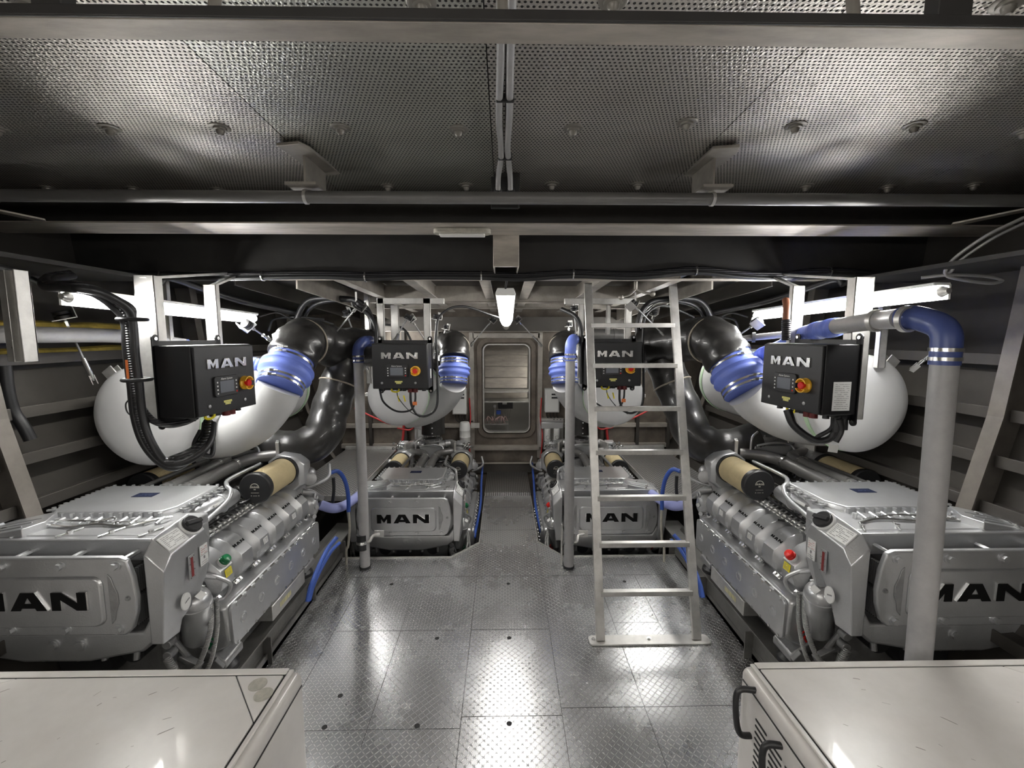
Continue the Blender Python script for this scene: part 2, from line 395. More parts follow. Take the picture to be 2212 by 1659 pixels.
# lower ceiling at the back
def lowz(y): return 1.79+.47-.034*(y-2.6)
q = [V((-1.25, 2.64, lowz(2.64))), V((1.28, 2.64, lowz(2.64))), V((1.28, 5.3, lowz(5.3))), V((-1.25, 5.3, lowz(5.3)))]
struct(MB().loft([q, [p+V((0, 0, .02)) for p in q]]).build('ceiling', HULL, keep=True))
for X in (-1.0, -.583, -.12, .157, .62, 1.05):
    mb = MB(); z0 = 1.79+.333
    mb.loft([[V((X-.035, 2.66, z0)), V((X+.035, 2.66, z0)), V((X+.035, 5.0, z0-.07)), V((X-.035, 5.0, z0-.07))],
             [V((X-.035, 2.66, z0+.007)), V((X+.035, 2.66, z0+.007)), V((X+.035, 5.0, z0-.063)), V((X-.035, 5.0, z0-.063))]])
    mb.loft([[V((X-.003, 2.66, z0)), V((X+.003, 2.66, z0)), V((X+.003, 5.0, z0-.07)), V((X-.003, 5.0, z0-.07))],
             [V((X-.003, 2.66, z0+.13)), V((X+.003, 2.66, z0+.13)), V((X+.003, 5.0, z0+.05)), V((X-.003, 5.0, z0+.05))]])
    trim(mb, ALUD)
for y, h in ((3.7, .07), (4.3, .07)):
    mb = MB(); z = 1.79+.285-.02*(y-3); mb.box((-1.25, y, z), (1.28, y+.06, z+.006)); mb.box((-1.25, y+.027, z), (1.28, y+.033, z+.14)); trim(mb, ALUD)
trim(MB().box((-1.6, 5.0, 1.84), (1.6, 5.04, 2.0)), HULL)
trim(MB().box((-1.6, 4.96, 1.835), (1.6, 5.06, 1.842)), ALUD)
# side soffits
for s in (-1, 1):
    q = [mx((-2.75, -2.4, 2.17), s), mx((-1.25, -2.4, 2.17), s), mx((-1.25, 5.3, 2.02), s), mx((-2.75, 5.3, 2.02), s)]
    q = [mx((-2.75, 2.64, 2.17), s), mx((-1.25, 2.64, 2.21), s), mx((-1.25, 5.3, 2.07), s), mx((-2.75, 5.3, 2.02), s)]
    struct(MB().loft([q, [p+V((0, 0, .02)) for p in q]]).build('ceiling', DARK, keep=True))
    mb = MB(); mb.beam(mx((-1.25, 2.72, 2.14), s), mx((-1.25, 5.0, 2.03), s), .012, .14); trim(mb, ALUD)
    mb = MB(); mb.beam(mx((-1.62, 2.72, 2.14), s), mx((-1.62, 5.0, 2.0), s), .008, .10); trim(mb, HULL)

for s in (-1, 1):
    q = [mx((-2.75, .7, 2.10), s), mx((-1.98, .7, 2.10), s), mx((-1.98, 2.61, 2.10), s), mx((-2.75, 2.61, 2.10), s)]
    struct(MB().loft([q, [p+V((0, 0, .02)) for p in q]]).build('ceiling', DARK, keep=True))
# hull sides
for s, nm in ((-1, 'left'), (1, 'right')):
    prof = [(-2.50, 2.62), (-2.42, 1.85), (-2.37, 1.42), (-2.27, .98), (-2.10, .60), (-1.75, .05), (-1.40, -.45)]
    mb = MB(); mb.loft([[mx((x, -2.4, z), s) for x, z in prof], [mx((x, 5.3, z), s) for x, z in prof]], cap=False, closed=False)
    o = mb.build('wall_'+nm, HULL, keep=True); sm = o.modifiers.new('solid', 'SOLIDIFY'); sm.thickness = .01; struct(o)
    def hx(z):
        for (xa, za), (xb, zb) in zip(prof, prof[1:]):
            if zb <= z <= za: return xa+(xb-xa)*(za-z)/(za-zb)
    for z in (1.66, 1.41, 1.20, .99, .78, .55):
        x = hx(z)
        mb = MB()
        for y0, y1 in ((.2, 1.93), (2.0, 3.33), (3.4, 4.73)):
            mb.loft([[mx(p, s) for p in ((x, y0, z), (x+.09, y0, z+.012), (x+.09, y0, z+.020), (x, y0, z+.03))], [mx(p, s) for p in ((x, y1, z), (x+.09, y1, z+.012), (x+.09, y1, z+.020), (x, y1, z+.03))]])
            mb.box(*(lambda a, b: ((min(a.x, b.x), a.y, a.z), (max(a.x, b.x), b.y, b.z)))(mx((x+.085, y0, z-.01), s), mx((x+.093, y1, z+.045), s)))
        trim(mb, HULL)
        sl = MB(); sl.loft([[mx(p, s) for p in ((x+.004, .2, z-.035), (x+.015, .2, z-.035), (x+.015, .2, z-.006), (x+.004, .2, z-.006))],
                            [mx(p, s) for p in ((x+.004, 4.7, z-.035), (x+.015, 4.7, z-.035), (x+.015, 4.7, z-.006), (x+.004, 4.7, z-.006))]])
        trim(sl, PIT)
    for y in (1.95, 3.35, 4.75):
        mb = MB(); inn = [(x+.13, z) for x, z in prof]
        for (xa, za), (xb, zb), (xc, zc), (xd, zd) in zip(prof, prof[1:], inn, inn[1:]):
            mb.loft([[mx((xa, y, za), s), mx((xc, y, zc), s), mx((xd, y, zd), s), mx((xb, y, zb), s)], [mx((xa, y+.006, za), s), mx((xc, y+.006, zc), s), mx((xd, y+.006, zd), s), mx((xb, y+.006, zb), s)]])
            mb.loft([[mx((xc, y-.03, zc), s), mx((xd, y-.03, zd), s), mx((xd+.007, y-.03, zd), s), mx((xc+.007, y-.03, zc), s)], [mx((xc, y+.04, zc), s), mx((xd, y+.04, zd), s), mx((xd+.007, y+.04, zd), s), mx((xc+.007, y+.04, zc), s)]])
        trim(mb, FRAME, bevel=0)
    # yellow insulation tucked between the frames high up on the left
    if s < 0:
        for y0, z0, z1 in ((2.02, 1.80, 1.86), (2.02, 1.66, 1.735)):
            mb = MB(); mb.tube([(-2.34, y0+i*.13, (z0+z1)/2+random.uniform(-.006, .006)) for i in range(8)], .034, 8, rf=None)
            o = mb.build('insulation_roll', WOOL); tag(o, 'yellow insulation strip on left hull side, %s of the grey pipe' % ('above' if z0 > 1.75 else 'below'), 'insulation')
# walls behind the camera and at the far end
struct(MB().box((-2.7, -2.44, -.45), (2.7, -2.40, 2.8)).build('wall_front', BULK, keep=True))
wy = 5.30
HX0, HX1, HZ0, HZ1 = -.277, .322, .603, 1.707
mb = MB()
mb.box((-2.6, wy, -.45), (HX0, wy+.012, 2.3)); mb.box((HX1, wy, -.45), (2.6, wy+.012, 2.3)); mb.box((HX0, wy, -.45), (HX1, wy+.012, HZ0)); mb.box((HX0, wy, HZ1), (HX1, wy+.012, 2.3))
struct(mb.build('wall_back', BULK, keep=True))
def rrect(x0, z0, x1, z1, r, k=6):
    o = []
    for cx, cz, a0 in ((x1-r, z1-r, 0), (x0+r, z1-r, 90), (x0+r, z0+r, 180), (x1-r, z0+r, 270)):
        for i in range(k+1): a = math.radians(a0+90*i/k); o.append((cx+r*math.cos(a), cz+r*math.sin(a)))
    return o
# hatch coaming (oval door opening) as door_1
d = struct(bpy.data.objects.new('door_1', None)); C.objects.link(d); d.location = (.02, wy, HZ0)
def ringprism(name, o, i, y0, y1, m, par, bev=0):
    mb = MB(); M = lambda q, y: [V((a, y, b)) for a, b in q]
    a, b, c, e = M(o, y0), M(i, y0), M(i, y1), M(o, y1); vs = [[mb.bm.verts.new(p) for p in r] for r in (a, b, c, e)]; n = len(o)
    for r in range(4):
        p, q = vs[r], vs[(r+1) % 4]
        for k in range(n): mb.bm.faces.new((p[k], p[(k+1) % n], q[(k+1) % n], q[k]))
    return mb.build(name, m, par, bevel=bev)
ringprism('door_frame', rrect(HX0-.055, HZ0-.055, HX1+.055, HZ1+.055, .13), rrect(HX0+.002, HZ0+.002, HX1-.002, HZ1-.002, .085), wy-.03, wy-.004, BULK, d, .004)
ringprism('coaming', rrect(HX0+.016, HZ0+.016, HX1-.016, HZ1-.016, .08), rrect(HX0+.028, HZ0+.028, HX1-.028, HZ1-.028, .07), wy-.06, wy+.03, ALU, d)
# corner fillers of the opening
ringprism('corner_plate', rrect(HX0-.001, HZ0-.001, HX1+.001, HZ1+.001, .001), rrect(HX0+.018, HZ0+.018, HX1-.018, HZ1-.018, .08), wy, wy+.01, BULK, d)
for X in (-.395, .425): trim(MB().box((X-.028, wy-.05, .3), (X+.028, wy-.002, 1.83)), ALUD)
trim(MB().box((-.38, wy-.05, 1.76), (.42, wy-.002, 1.82)), ALUD)
trim(MB().box((-.38, wy-.06, .40), (.42, wy-.002, .46)), FLANGE)
trim(MB().box((-.38, wy-.03, .11), (.42, wy-.002, .225)), HULL)
trim(MB().box((-.38, wy-.045, .225), (.42, wy-.03, .245)), FLANGE)
for X in (-2.0, -1.62, -1.2, -.8, .86, 1.25, 1.62, 2.0): trim(MB().box((X-.02, wy-.06, .3), (X+.02, wy-.002, 1.84)), HULL if abs(X) > 1 else ALUD)
for z in (.68, .43):
    trim(MB().box((-2.0, wy-.05, z), (-.43, wy-.004, z+.05)), FLANGE); trim(MB().box((.46, wy-.05, z), (2.0, wy-.004, z+.05)), FLANGE)
for s_ in (-1, 1):      # knee plates where the second beam meets the ship's side
    a, b = mx((-2.05, 2.07, 2.30), s_), mx((-2.42, 1.75, 2.36), s_); mb = MB(); mb.beam(a, b, .07, .008); trim(mb, FLANGE)
# the compartment beyond: slatted stair and an electrics board
trim(MB().box((-.9, 6.6, -.2), (.95, 6.62, 2.3)), mat('beyond_wall', (.55, .53, .49), .6))
for a, b in (((-.9, 5.32, -.2), (-.88, 6.6, 2.3)), ((.93, 5.32, -.2), (.95, 6.6, 2.3)), ((-.9, 5.32, 2.28), (.95, 6.6, 2.3)), ((-.9, 5.32, -.2), (.95, 6.6, -.18))): trim(MB().box(a, b), HULL)
st = thing('stair', 'grey sloping slatted stair seen through the far hatch', 'stair', (.02, 5.75, 1.0))
for k in range(4):
    MB().cbox((.02, 5.70+.03*k, 1.615-.148*k), (.56, .012, .142), rx=math.radians(-8)).build('riser', FLANGE, st, bevel=.002)
MB().box((-.28, 5.5, 1.075), (.32, 5.80, 1.09)).build('tread', ALU, st)
MB().box((-.26, 5.78, .97), (.30, 5.80, 1.07)).build('lower_riser', FLANGE, st)
MB().box((-.28, 5.5, .95), (.32, 5.80, .965)).build('tread', ALU, st)
for x in (-.285, .325): MB().box((x-.008, 5.45, .92), (x+.008, 5.47, 1.66)).build('stringer', ALU, st)
o = thing('battery_shelf', 'small shelf of wired terminals below the stair beyond the hatch', 'shelf', (-.12, 5.9, -.18))
MB().box((-.29, 5.7, .62), (.05, 5.95, .635)).build('shelf_board', ALU, o)
for x in (-.28, .03): MB().box((x, 5.72, -.18), (x+.02, 5.74, .62)).build('shelf_leg', ALU, o)
mb = MB()
for k in range(10):
    x = -.26+.03*k; mb.tube([(x, 5.72, .64), (x+random.uniform(-.03, .03), 5.68, .69), (x+random.uniform(-.02, .05), 5.72, .73), (x+.03, 5.74, .67)], .006, 6)
mb.build('wire', mat('wire_pink', (.6, .42, .40), .5), o)
MB().cbox((-.08, 5.76, .78), (.06, .05, .05)).build('terminal_block', BLUEH, o); MB().cyl((-.13, 5.75, .86), (-.13, 5.78, .86), .022).build('dial', WHITEP, o)
MB().box((-.14, 5.785, .62), (-.12, 5.80, .87)).build('dial_post', ALUD, o)
o = thing('junction_box', 'black junction box with wires beneath the stair beyond the hatch', 'electrical box', (.05, 5.9, .80))
MB().box((-.09, 5.86, .81), (.11, 5.9, .91)).build('case', BLACK, o, bevel=.004); MB().box((-.03, 5.855, .87), (.03, 5.86, .895)).build('sticker', PAPER, o)
mb = MB()
for k in range(6): mb.cyl((-.07+.03*k, 5.88, .81), (-.05+.022*k, 5.88, .68), .004, seg=6)
mb.build('wire', ALUD, o)
o = thing('compartment_lamp', 'lamp lighting the compartment beyond the far hatch, above the stair', 'lamp', (.02, 6.0, 2.2))
MB().box((-.35, 5.96, 2.26), (.39, 6.04, 2.28)).build('housing', WHITEP, o); MB().box((-.34, 5.97, 2.245), (.38, 6.03, 2.26)).build('lit_diffuser', LEDO2, o)
o = thing('compartment_lamp', 'small lamp low in the compartment beyond the far hatch', 'lamp', (.02, 5.42, 1.0))
MB().box((.40, 5.5, .9), (.42, 5.56, 1.5)).build('housing', WHITEP, o); MB().box((.42, 5.52, 1.2), (.93, 5.54, 1.23)).build('bracket', ALU, o); MB().box((.385, 5.505, .91), (.40, 5.555, 1.49)).build('lit_diffuser', LEDO2, o)

# raised walkways beside the inner engines
for s in (-1, 1):
    a, b = mx((-1.285, 3.60, .40), s), mx((-1.88, 5.15, .40), s); x0, x1 = sorted((a.x, b.x))
    mb = MB(); mb.box((x0, 3.60, .441), (x1, 5.15, .450)); o = thing('walkway', 'raised tread plate walkway along the %s hull behind the near engine' % ('left' if s < 0 else 'right'), 'walkway', ((x0+x1)/2, 4.5, .05))
    mb.build('deck', GRATE, o); xi = a.x
    MB().box((xi-.004, 3.60, .406), (xi+.004, 5.15, .452)).build('edge_bar', ALU, o)
    MB().box((x0, 5.10, .452), (x1, 5.14, .487)).build('toe_bar', ALU, o)
    MB().box((x0, 3.595, .406), (x1, 3.605, .452)).build('edge_bar', ALU, o)
    for y in (4.0, 5.0): MB().cyl((xi-.03*-s*-1, y, -.42), (xi-.03*-s*-1, y, .44), .018, seg=12).build('leg', ALU, o)

#SPLIT_ENGINE
# ------------------------------------------------------------------ engines
ZB = .66     # text centre above the engine's base
PITCH = .163
def build_engine(s, cap_m):
    """s = +1: service side towards +x; -1 towards -x. Local frame: x across, y aft from the front cover, z from the logo's centre"""
    e = thing('marine_engine', '', 'engine', (0, 0, -ZB))
    # core
    mb = MB(); mb.prism([(-.30, -.52), (.30, -.52), (.33, -.30), (.20, .03), (-.20, .03), (-.33, -.30)], frame((0, 0, 0), (1, 0, 0), (0, -1, 0)) @ Matrix.Translation((0, 0, -1.55)), 0, 1.3)
    mb.build('crankcase', SILVD, e, bevel=.01)
    mb = MB(); mb.prism([(-.25, -.66), (.25, -.66), (.29, -.52), (-.29, -.52)], frame((0, 0, 0), (1, 0, 0), (0, -1, 0)) @ Matrix.Translation((0, 0, -1.45)), 0, 1.2); mb.build('oil_pan', SILVD, e, bevel=.01)
    # front cover plate
    cpoly = [(-.325, .163), (.325, .163), (.352, .150), (.372, .08), (.380, 0), (.374, -.06), (.352, -.128), (.325, -.152), (-.325, -.152), (-.352, -.128), (-.374, -.06), (-.380, 0), (-.372, .08), (-.352, .150)]
    F = frame((0, 0, 0), (1, 0, 0), (0, -1, 0))
    cp = MB().prism(cpoly, F, -.024, 0).build('cover_plate', SILVER, e, bevel=.006, seg=3)
    ip = [(x*1, z-.003) for x, z in rrect(-.262, -.108, .262, .092, .035, 5)]
    MB().prism(ip, F, 0, .011, sc=.965).build('raised_panel', SILVER, cp, bevel=.003)
    for q in (-1, 1):     # scalloped recess beside the panel, its shade painted as a darker raised patch
        sc_ = [(q*x, z) for x, z in ((.280, .10), (.293, .085), (.300, .055), (.314, .02), (.314, -.02), (.302, -.05), (.296, -.085), (.280, -.105))]
        MB().prism(sc_, F, 0, .004, sc=.97).build('scallop', SILVD, cp, bevel=.001)
    MB().logo(F, .0735, .004, .018).build('logo_edge', CHROME, cp, bevel=.001); MB().logo(F, .0715, .0181, .0195).build('logo', INKB, cp)
    hb = MB().hexbolt((0, 0, 0), (0, -1, 0), .0135, .012).build('bolt', SILVER, cp); hb.location = (.313, 0, .131)
    first = True
    for x, z in [(x, z) for z in (.131, -.125) for x in (-.313, -.108, .108, .313)][:]:
        if (x, z) == (.313, .131): continue
        c = hb.copy(); C.objects.link(c); c.location = (x*(1 if z > 0 else .965), 0, z); c.parent = cp
    sb = MB().hexbolt((0, 0, 0), (0, -1, 0), .007, .006).build('side_bolt', SILVD, cp); sb.location = (.348, 0, 0)
    c = sb.copy(); C.objects.link(c); c.parent = cp; c.location = (-.348, 0, 0)
    # the charge air cooler's core behind it
    cc = MB().box((-.335, .026, -.145), (.335, .12, .10)).build('cooler_core', DARK, e)
    mb = MB()
    for k in range(8):
        y = .030+.0105*k
        for z0, z1 in ((-.13, -.02), (-.005, .095)): mb.box((-.352, y, z0), (.352, y+.004, z1))
    mb.build('cooler_fins', mat('fin_grey', (.18, .18, .18), .4, .6) if 'fin_grey' not in bpy.data.materials else bpy.data.materials['fin_grey'], cc)
    for x in (-.318, -.108, .108, .318):
        MB().cyl((x, .03, .138), (x, .13, .138), .011, seg=6).build('standoff', SILVER, e, bevel=.001)
    # main front housing: U-shaped cradle, back plate and top deck
    hr = [(.448, .12), (.455, 0), (.445, -.10), (.415, -.200), (.345, -.258), (.13, -.298)]
    inn = [(.392, .12), (.400, 0), (.388, -.10), (.35, -.172)]
    U = [(-x, z) for x, z in inn][:0] + [(-a, b) for a, b in inn] + [(a, b) for a, b in inn[::-1]] + hr + [(-a, b) for a, b in hr[::-1]]
    hs = MB().prism(U, F, -.20, -.045).build('front_housing', SILVER, e, bevel=.012, seg=3)
    bp = [(-.38, .19), (.38, .19)] + hr + [(-a, b) for a, b in hr[::-1]]
    MB().prism(bp, F, -.24, -.13).build('housing_back', SILVER, hs, bevel=.01)
    mb = MB(); mb.loft([[V(p) for p in ((-.41, .10, .188), (.41, .10, .188), (.40, .40, .176), (-.40, .40, .176))], [V(p) for p in ((-.41, .10, .05), (.41, .10, .05), (.40, .40, .05), (-.40, .40, .05))]])
    mb.build('top_deck', SILVER, hs, bevel=.008)
    # cheeks either side; the service side one is the header tank
    for q in (-1, 1):
        srv = q == s
        big = [(.03, .150), (.075, .202), (.27, .222), (.295, .17), (.290, .02), (.262, -.05), (.19, -.115), (.150, -.160), (.12, -.225), (.03, -.215)]
        if not srv: big = [(.03, .14), (.075, .185), (.27, .195), (.29, .15), (.28, .03), (.255, -.05), (.19, -.115), (.15, -.16), (.12, -.225), (.03, -.215)]
        inn, out = [], []
        for y, z in big:
            inn.append(V((q*.392, y, z))); out.append(V((q*(.468 if z > -.15 else .44), y, z-(.066 if z > .1 else 0))))
        mid = [V((q*.402, p.y, p.z)) for p in inn]
        ck = MB().loft([inn, mid, out]).build('header_tank' if srv else 'side_cheek', SILVER, e, bevel=.012, seg=3)
        if srv:
            n = V((q*.7, -.05, .70)).normalized()
            Mc = lambda u, v, k=0: frame(V((q*(.441), .24+v, .150)), (0, 1, 0), n)
            cpn = MB(); base = V((q*.434, .232, .184)); cpn.lathe(base, n, [(-.005, .047), (.006, .047), (.008, .042)], 28); cpn.build('filler_neck', WHITEP, ck)
            k = MB(); k.lathe(base+n*.008, n, [(0, .040), (.012, .040), (.015, .036)], 28); M = frame(base+n*.02, (q*.3, .8, 0), n); k.box((-.034, -.009, -.004), (.034, .009, .016), M)
            k.build('coolant_cap', BLACK, ck, bevel=.002)
            Ml = frame(V((q*.444, .19, .149))+n*.006, (0, q, 0), n)
            Ml = frame(V((q*.436, .128, .174))+n*.003, (0, q, 0), n); lab = MB().box((-.052, -.034, -.004), (.052, .032, .0012), Ml).build('data_plate', PAPER, ck)
            MB().lines(frame(V(Ml.translation)+n*.0014, (0, q, 0), n), .10, .058, 8, .0022, 3).build('print', INK, lab)
            Ms = lambda y, z: frame((q*.4685, y, z), (0, q, 0), (q, 0, 0))
            lab = MB().box((-.024, -.045, -.002), (.024, .045, .001), Ms(.252, .045)).build('warning_label', PAPER, ck)
            MB().lines(frame((q*.4698, .252, .065), (0, q, 0), (q, 0, 0)), .042, .04, 4, .002, 5).build('print', mat('print_red', (.5, .1, .1), .5) if 'print_red' not in bpy.data.materials else bpy.data.materials['print_red'], lab)
            mb = MB(); mb.lines(frame((q*.4698, .252, .012), (0, q, 0), (q, 0, 0)), .042, .02, 2, .002, 6); mb.box((-.005, -.006, 0), (.005, .006, .0004), frame((q*.4698, .252, .034), (0, q, 0), (q, 0, 0))); mb.box((-.024, -.0008, 0), (.024, .0008, .0004), frame((q*.4698, .252, .046), (0, q, 0), (q, 0, 0)))
            mb.build('print', INK, lab)
            lg = MB().box((-.017, -.052, -.002), (.017, .052, .002), Ms(.175, .03)).build('level_gauge', SILVER, ck, bevel=.001)
            MB().box((-.006, -.042, .001), (.006, .042, .004), Ms(.175, .03)).build('gauge_strip', mat('gauge_red', (.22, .03, .03), .3) if 'gauge_red' not in bpy.data.materials else bpy.data.materials['gauge_red'], lg)
            mb = MB()
            for yy in (-.012, .012):
                for zz in (-.045, -.015, .015, .045): p = Ms(.175, .03) @ V((yy, zz, .002)); mb.cyl(p, p+V((q*.003, 0, 0)), .0025, seg=8)
            mb.build('screws', SILVD, lg)
            ov = MB(); ov.loft([[Ms(.128, -.095) @ V((.026*math.cos(a*math.pi/12), .036*math.sin(a*math.pi/12), zz)) for a in range(24)] for zz in (-.004, .002)]); ov = ov.build('oval_badge', PAPER, ck)
            MB().lines(frame((q*.4708, .128, -.095), (0, q, .35), (q, 0, 0)), .044, .012, 1, .006, 2).build('print', INK, ov)
    # clutter on the deck: fuel rail, clamps and bolt heads
    mb = MB(); mb.cyl((-.02, -.04, .01), (.02, .04, .012), .0045, seg=8); mb.cyl((0, 0, 0), (0, 0, .021), .010, seg=12)
    many(mb, 'clip', CHROME, e, [(x, .155, .182+ZB) for x in (-.33, -.18, 0, .17, .33)])
    mb = MB(); mb.tube([(-.31, .19, .195), (-.2, .22, .20), (-.05, .20, .197), (.06, .22, .199), (.18, .205, .197), (.27, .25, .203), (.30, .31, .193)], .006, 8)
    mb.tube([(-.27, .23, .192), (-.1, .25, .203), (.1, .235, .20), (.22, .26, .197)], .005, 8)
    mb.tube([(.02, .22, .20), (.09, .26, .21), (.12, .22, .195)], .004, 8); mb.build('fuel_line', CHROME, e)
    mb = MB()
    for i in range(11):
        x = -.27+.054*i; mb.cyl((x, .27-.03*(i % 2), .175), (x, .27-.03*(i % 2), .205), .0095, seg=12); mb.cyl((x+.02, .23, .195), (x+.02, .28, .203), .006, seg=8)
    for x in (-.1, .09): mb.cyl((x, .235, .18), (x, .235, .202), .022, seg=18)
    mb.build('rail_fitting', SILVER, e)
    ad = MB(); pl_ = [(-s*.14, .20), (-s*.16, .125), (-s*.43, .125), (-s*.445, .30), (-s*.20, .31)]
    ad.loft([[V((x, y, .08)) for x, y in pl_], [V((x, y, .222 if abs(x) < .3 else .17)) for x, y in pl_]])
    for k in range(3): ad.beam((-s*.19, .155+.04*k, .219), (-s*.43, .155+.04*k, .174), .006, .008)
    ad.build('deck_duct', SILVER, e, bevel=.008)
    # charge air box on top
    top = [(-.25, .34), (.225, .34), (.262, .40), (.262, .69), (-.30, .69), (-.30, .42)]
    ib = MB(); ib.loft([[V((x*1.04, y-.004, .08)) for x, y in top], [V((x*1.04, y-.004, .172)) for x, y in top], [V((x, y, .206)) for x, y in top]]); ib = ib.build('charge_air_box', SILVER, e, bevel=.006)
    mb = MB(); mb.loft([[V((x*1.07, .515+(y-.515)*1.04, z)) for x, y in top] for z in (.172, .180)])
    for i in range(12):
        t = i/11; mb.cyl((-.25+.48*t, .333, .178), (-.25+.48*t, .333, .202), .0085, seg=10)
        mb.cyl((-.29+.54*t, .70, .178), (-.29+.54*t, .70, .206), .008, seg=10)
    for i in range(6):
        y = .41+.055*i
        for q in (-1, 1): xx = .282 if q > 0 else .318; mb.cyl((q*xx, y, .17), (q*xx, y, .20), .0085, seg=10); mb.beam((q*(xx-.03), y, .19), (q*(xx+.02), y-.012, .19), .012, .008)
    mb.build('bolted_flange', SILVER, ib)
    pl = MB().box((-.055, .52, .2055), (.045, .575, .2078)).build('name_plate', NAVY, ib)
    MB().lines(frame((-.005, .547, .2081), (1, 0, 0), (0, 0, 1)), .07, .03, 2, .0018, 8).build('print', mat('print_blue', (.12, .16, .28), .4) if 'print_blue' not in bpy.data.materials else bpy.data.materials['print_blue'], pl)
    # side elbow of the air box, service side
    mb = MB(); mb.tube([(s*.25, .46, .115), (s*.29, .54, .125), (s*.30, .66, .125), (s*.27, .78, .11)], .045, 16); mb.ring((s*.298, .63, .125), (0, 1, -.02), .046, .008, 24)
    mb.build('air_elbow', SILVER, e)
    MB().box((-.012, -.004, 0), (.05, .010, .001), frame((s*.335, .55, .145), (0, s, 0), (s, 0, .3))).build('sticker', PAPER, e)
    # two grey pipes running aft
    for x, xe in ((-.03, -.22), (.075, .24)):
        mb = MB(); mb.tube([(x, .69, .17), (x, .9, .175), (x, 1.16, .18), (x+(xe-x)*.25, 1.28, .185), (xe, 1.34, .19)], .038, 18, k=6); p = mb.build('charge_pipe', TUBEG, e)
        MB().ring((x, 1.13, .18), (0, 1, 0), .038, .005, 24, sq=.02).build('clamp', CHROME, p)
        MB().ring((x, .73, .171), (0, 1, 0), .038, .004, 24, sq=.015).build('clamp', CHROME, p)
    MB().tube([(s*-.19, .69, .17), (s*-.19, .9, .175), (s*-.17, 1.25, .18)], .013, 10).build('vent_pipe', TUBEG, e)
    # coolant pipe cranked past the box
    MB().tube([(s*.40, .31, .13), (s*.385, .42, .135), (s*.36, .60, .15), (s*.345, .66, .185), (s*.30, .70, .20), (s*.22, .86, .185), (s*.2, 1.2, .17)], .011, 12, k=5).build('coolant_pipe', SILVER, e)
    # valley: dark injectors, leads
    mb = MB(); rr = random.Random(4)
    for i in range(40):
        y = .5+rr.random()*.8; x = rr.uniform(-.3, .3); z = rr.uniform(-.02, .08)
        mb.tube([(x, y, z), (x+rr.uniform(-.07, .07), y+.05, z+rr.uniform(.0, .05)), (x+rr.uniform(-.1, .1), y+.12, z+rr.uniform(-.02, .03))], .006, 6, k=4)
    mb.build('wiring', BLACK, e)
    mb = MB()
    for i in range(17):
        y = .45+.052*i
        for q in (-1, 1):
            x = q*(.21+.03*rr.random()); mb.cyl((x, y, -.03), (x, y, .04+.03*rr.random()), .012, seg=10)
            mb.tube([(x, y, .06), (x-q*.05, y+.03, .09), (x-q*.1, y+.02, .04)], .0055, 6, k=4)
    for q in (-1, 1): mb.tube([(q*.225, .42, .03), (q*.225, .9, .03), (q*.225, 1.32, .03)], .014, 8)
    mb.tube([(-.225, .44, .03), (0, .44, .05), (.225, .44, .03)], .012, 8); mb.build('injector_pipes', CHROME, e)
    # per bank: loom tray, heads, covers, side box
    for q in (-1, 1):
        u = V((q*.7071, 0, -.7071)); n = V((q*.7071, 0, .7071)); O = V((q*.380, 0, -.133))
        bank = MB(); M = frame((0, 0, 0), (0, 1, 0), (1, 0, 0))
        bank.loft([[O+u*a+n*b+V((0, y, 0)) for a, b in ((-.15, -.10), (-.15, 0), (.10, 0), (.10, -.10))] for y in (.33, 1.29)]); bank.build('cylinder_head_bank', SILVD, e, bevel=.006)
        tr = MB(); tr.tube([(q*.305, .40, .022), (q*.31, .7, .018), (q*.305, 1.0, .02), (q*.30, 1.27, .022)], .011, 8)
        tr.tube([(q*.325, .40, .008), (q*.322, .8, .006), (q*.325, 1.27, .008)], .007, 8)
        for i in range(22): y = .41+.039*i; tr.cbox((q*.315, y, .018+.004*(i % 2)), (.045, .012, .02), ry=q*.5)
        tr.build('fuel_rail', CHROME, e)
        MB().tube([(q*.285, .40, .03), (q*.283, .8, .033), (q*.287, 1.27, .028)], .009, 8).build('loom', BLACK, e)
        for k in range(6):
            yc = .396+PITCH*k; srv = q == s and k == 0
            prof = [(-.150, .0), (-.135, .045), (-.105, .075), (-.06, .092), (.035, .092), (.075, .062), (.098, .022), (.102, -.03)]
            low = [(-.130, .0), (-.11, .015), (-.08, .028), (-.045, .036), (.02, .035), (.055, .018), (.076, -.008), (.082, -.035)]
            def sec(pr, y): return [O+u*a+n*b+V((0, y, 0)) for a, b in pr]+[O+u*.09-n*.06+V((0, y, 0)), O-u*.14-n*.06+V((0, y, 0))]
            vc = MB(); vc.loft([sec(low, yc-.0805), sec([(a*.97, b*.72) for a, b in prof], yc-.064), sec([(a*.985, b*.93) for a, b in prof], yc-.052), sec(prof, yc-.048), sec(prof, yc+.042), sec([(a*.985, b*.93) for a, b in prof], yc+.046), sec([(a*.97, b*.72) for a, b in prof], yc+.060), sec(low, yc+.0805)])
            vc = vc.build('valve_cover', SILVER, e, bevel=.0025, angle=25)
            Mf = lambda a, b=.0925: frame(O+u*a+n*b+V((0, yc, 0)), (0, q, 0), n)
            if k > 0:
                MB().logo(frame(O-u*.022+n*.0925+V((0, yc-.002, 0)), (0, q, 0), n), .0152, 0, .0008).build('logo', INKB, vc)
                MB().box((-.044, -.0006, 0), (.044, .0006, .0005), frame(O-u*.036+n*.0925+V((0, yc-.001, 0)), (0, q, 0), n)).build('logo_line', SILVD, vc)
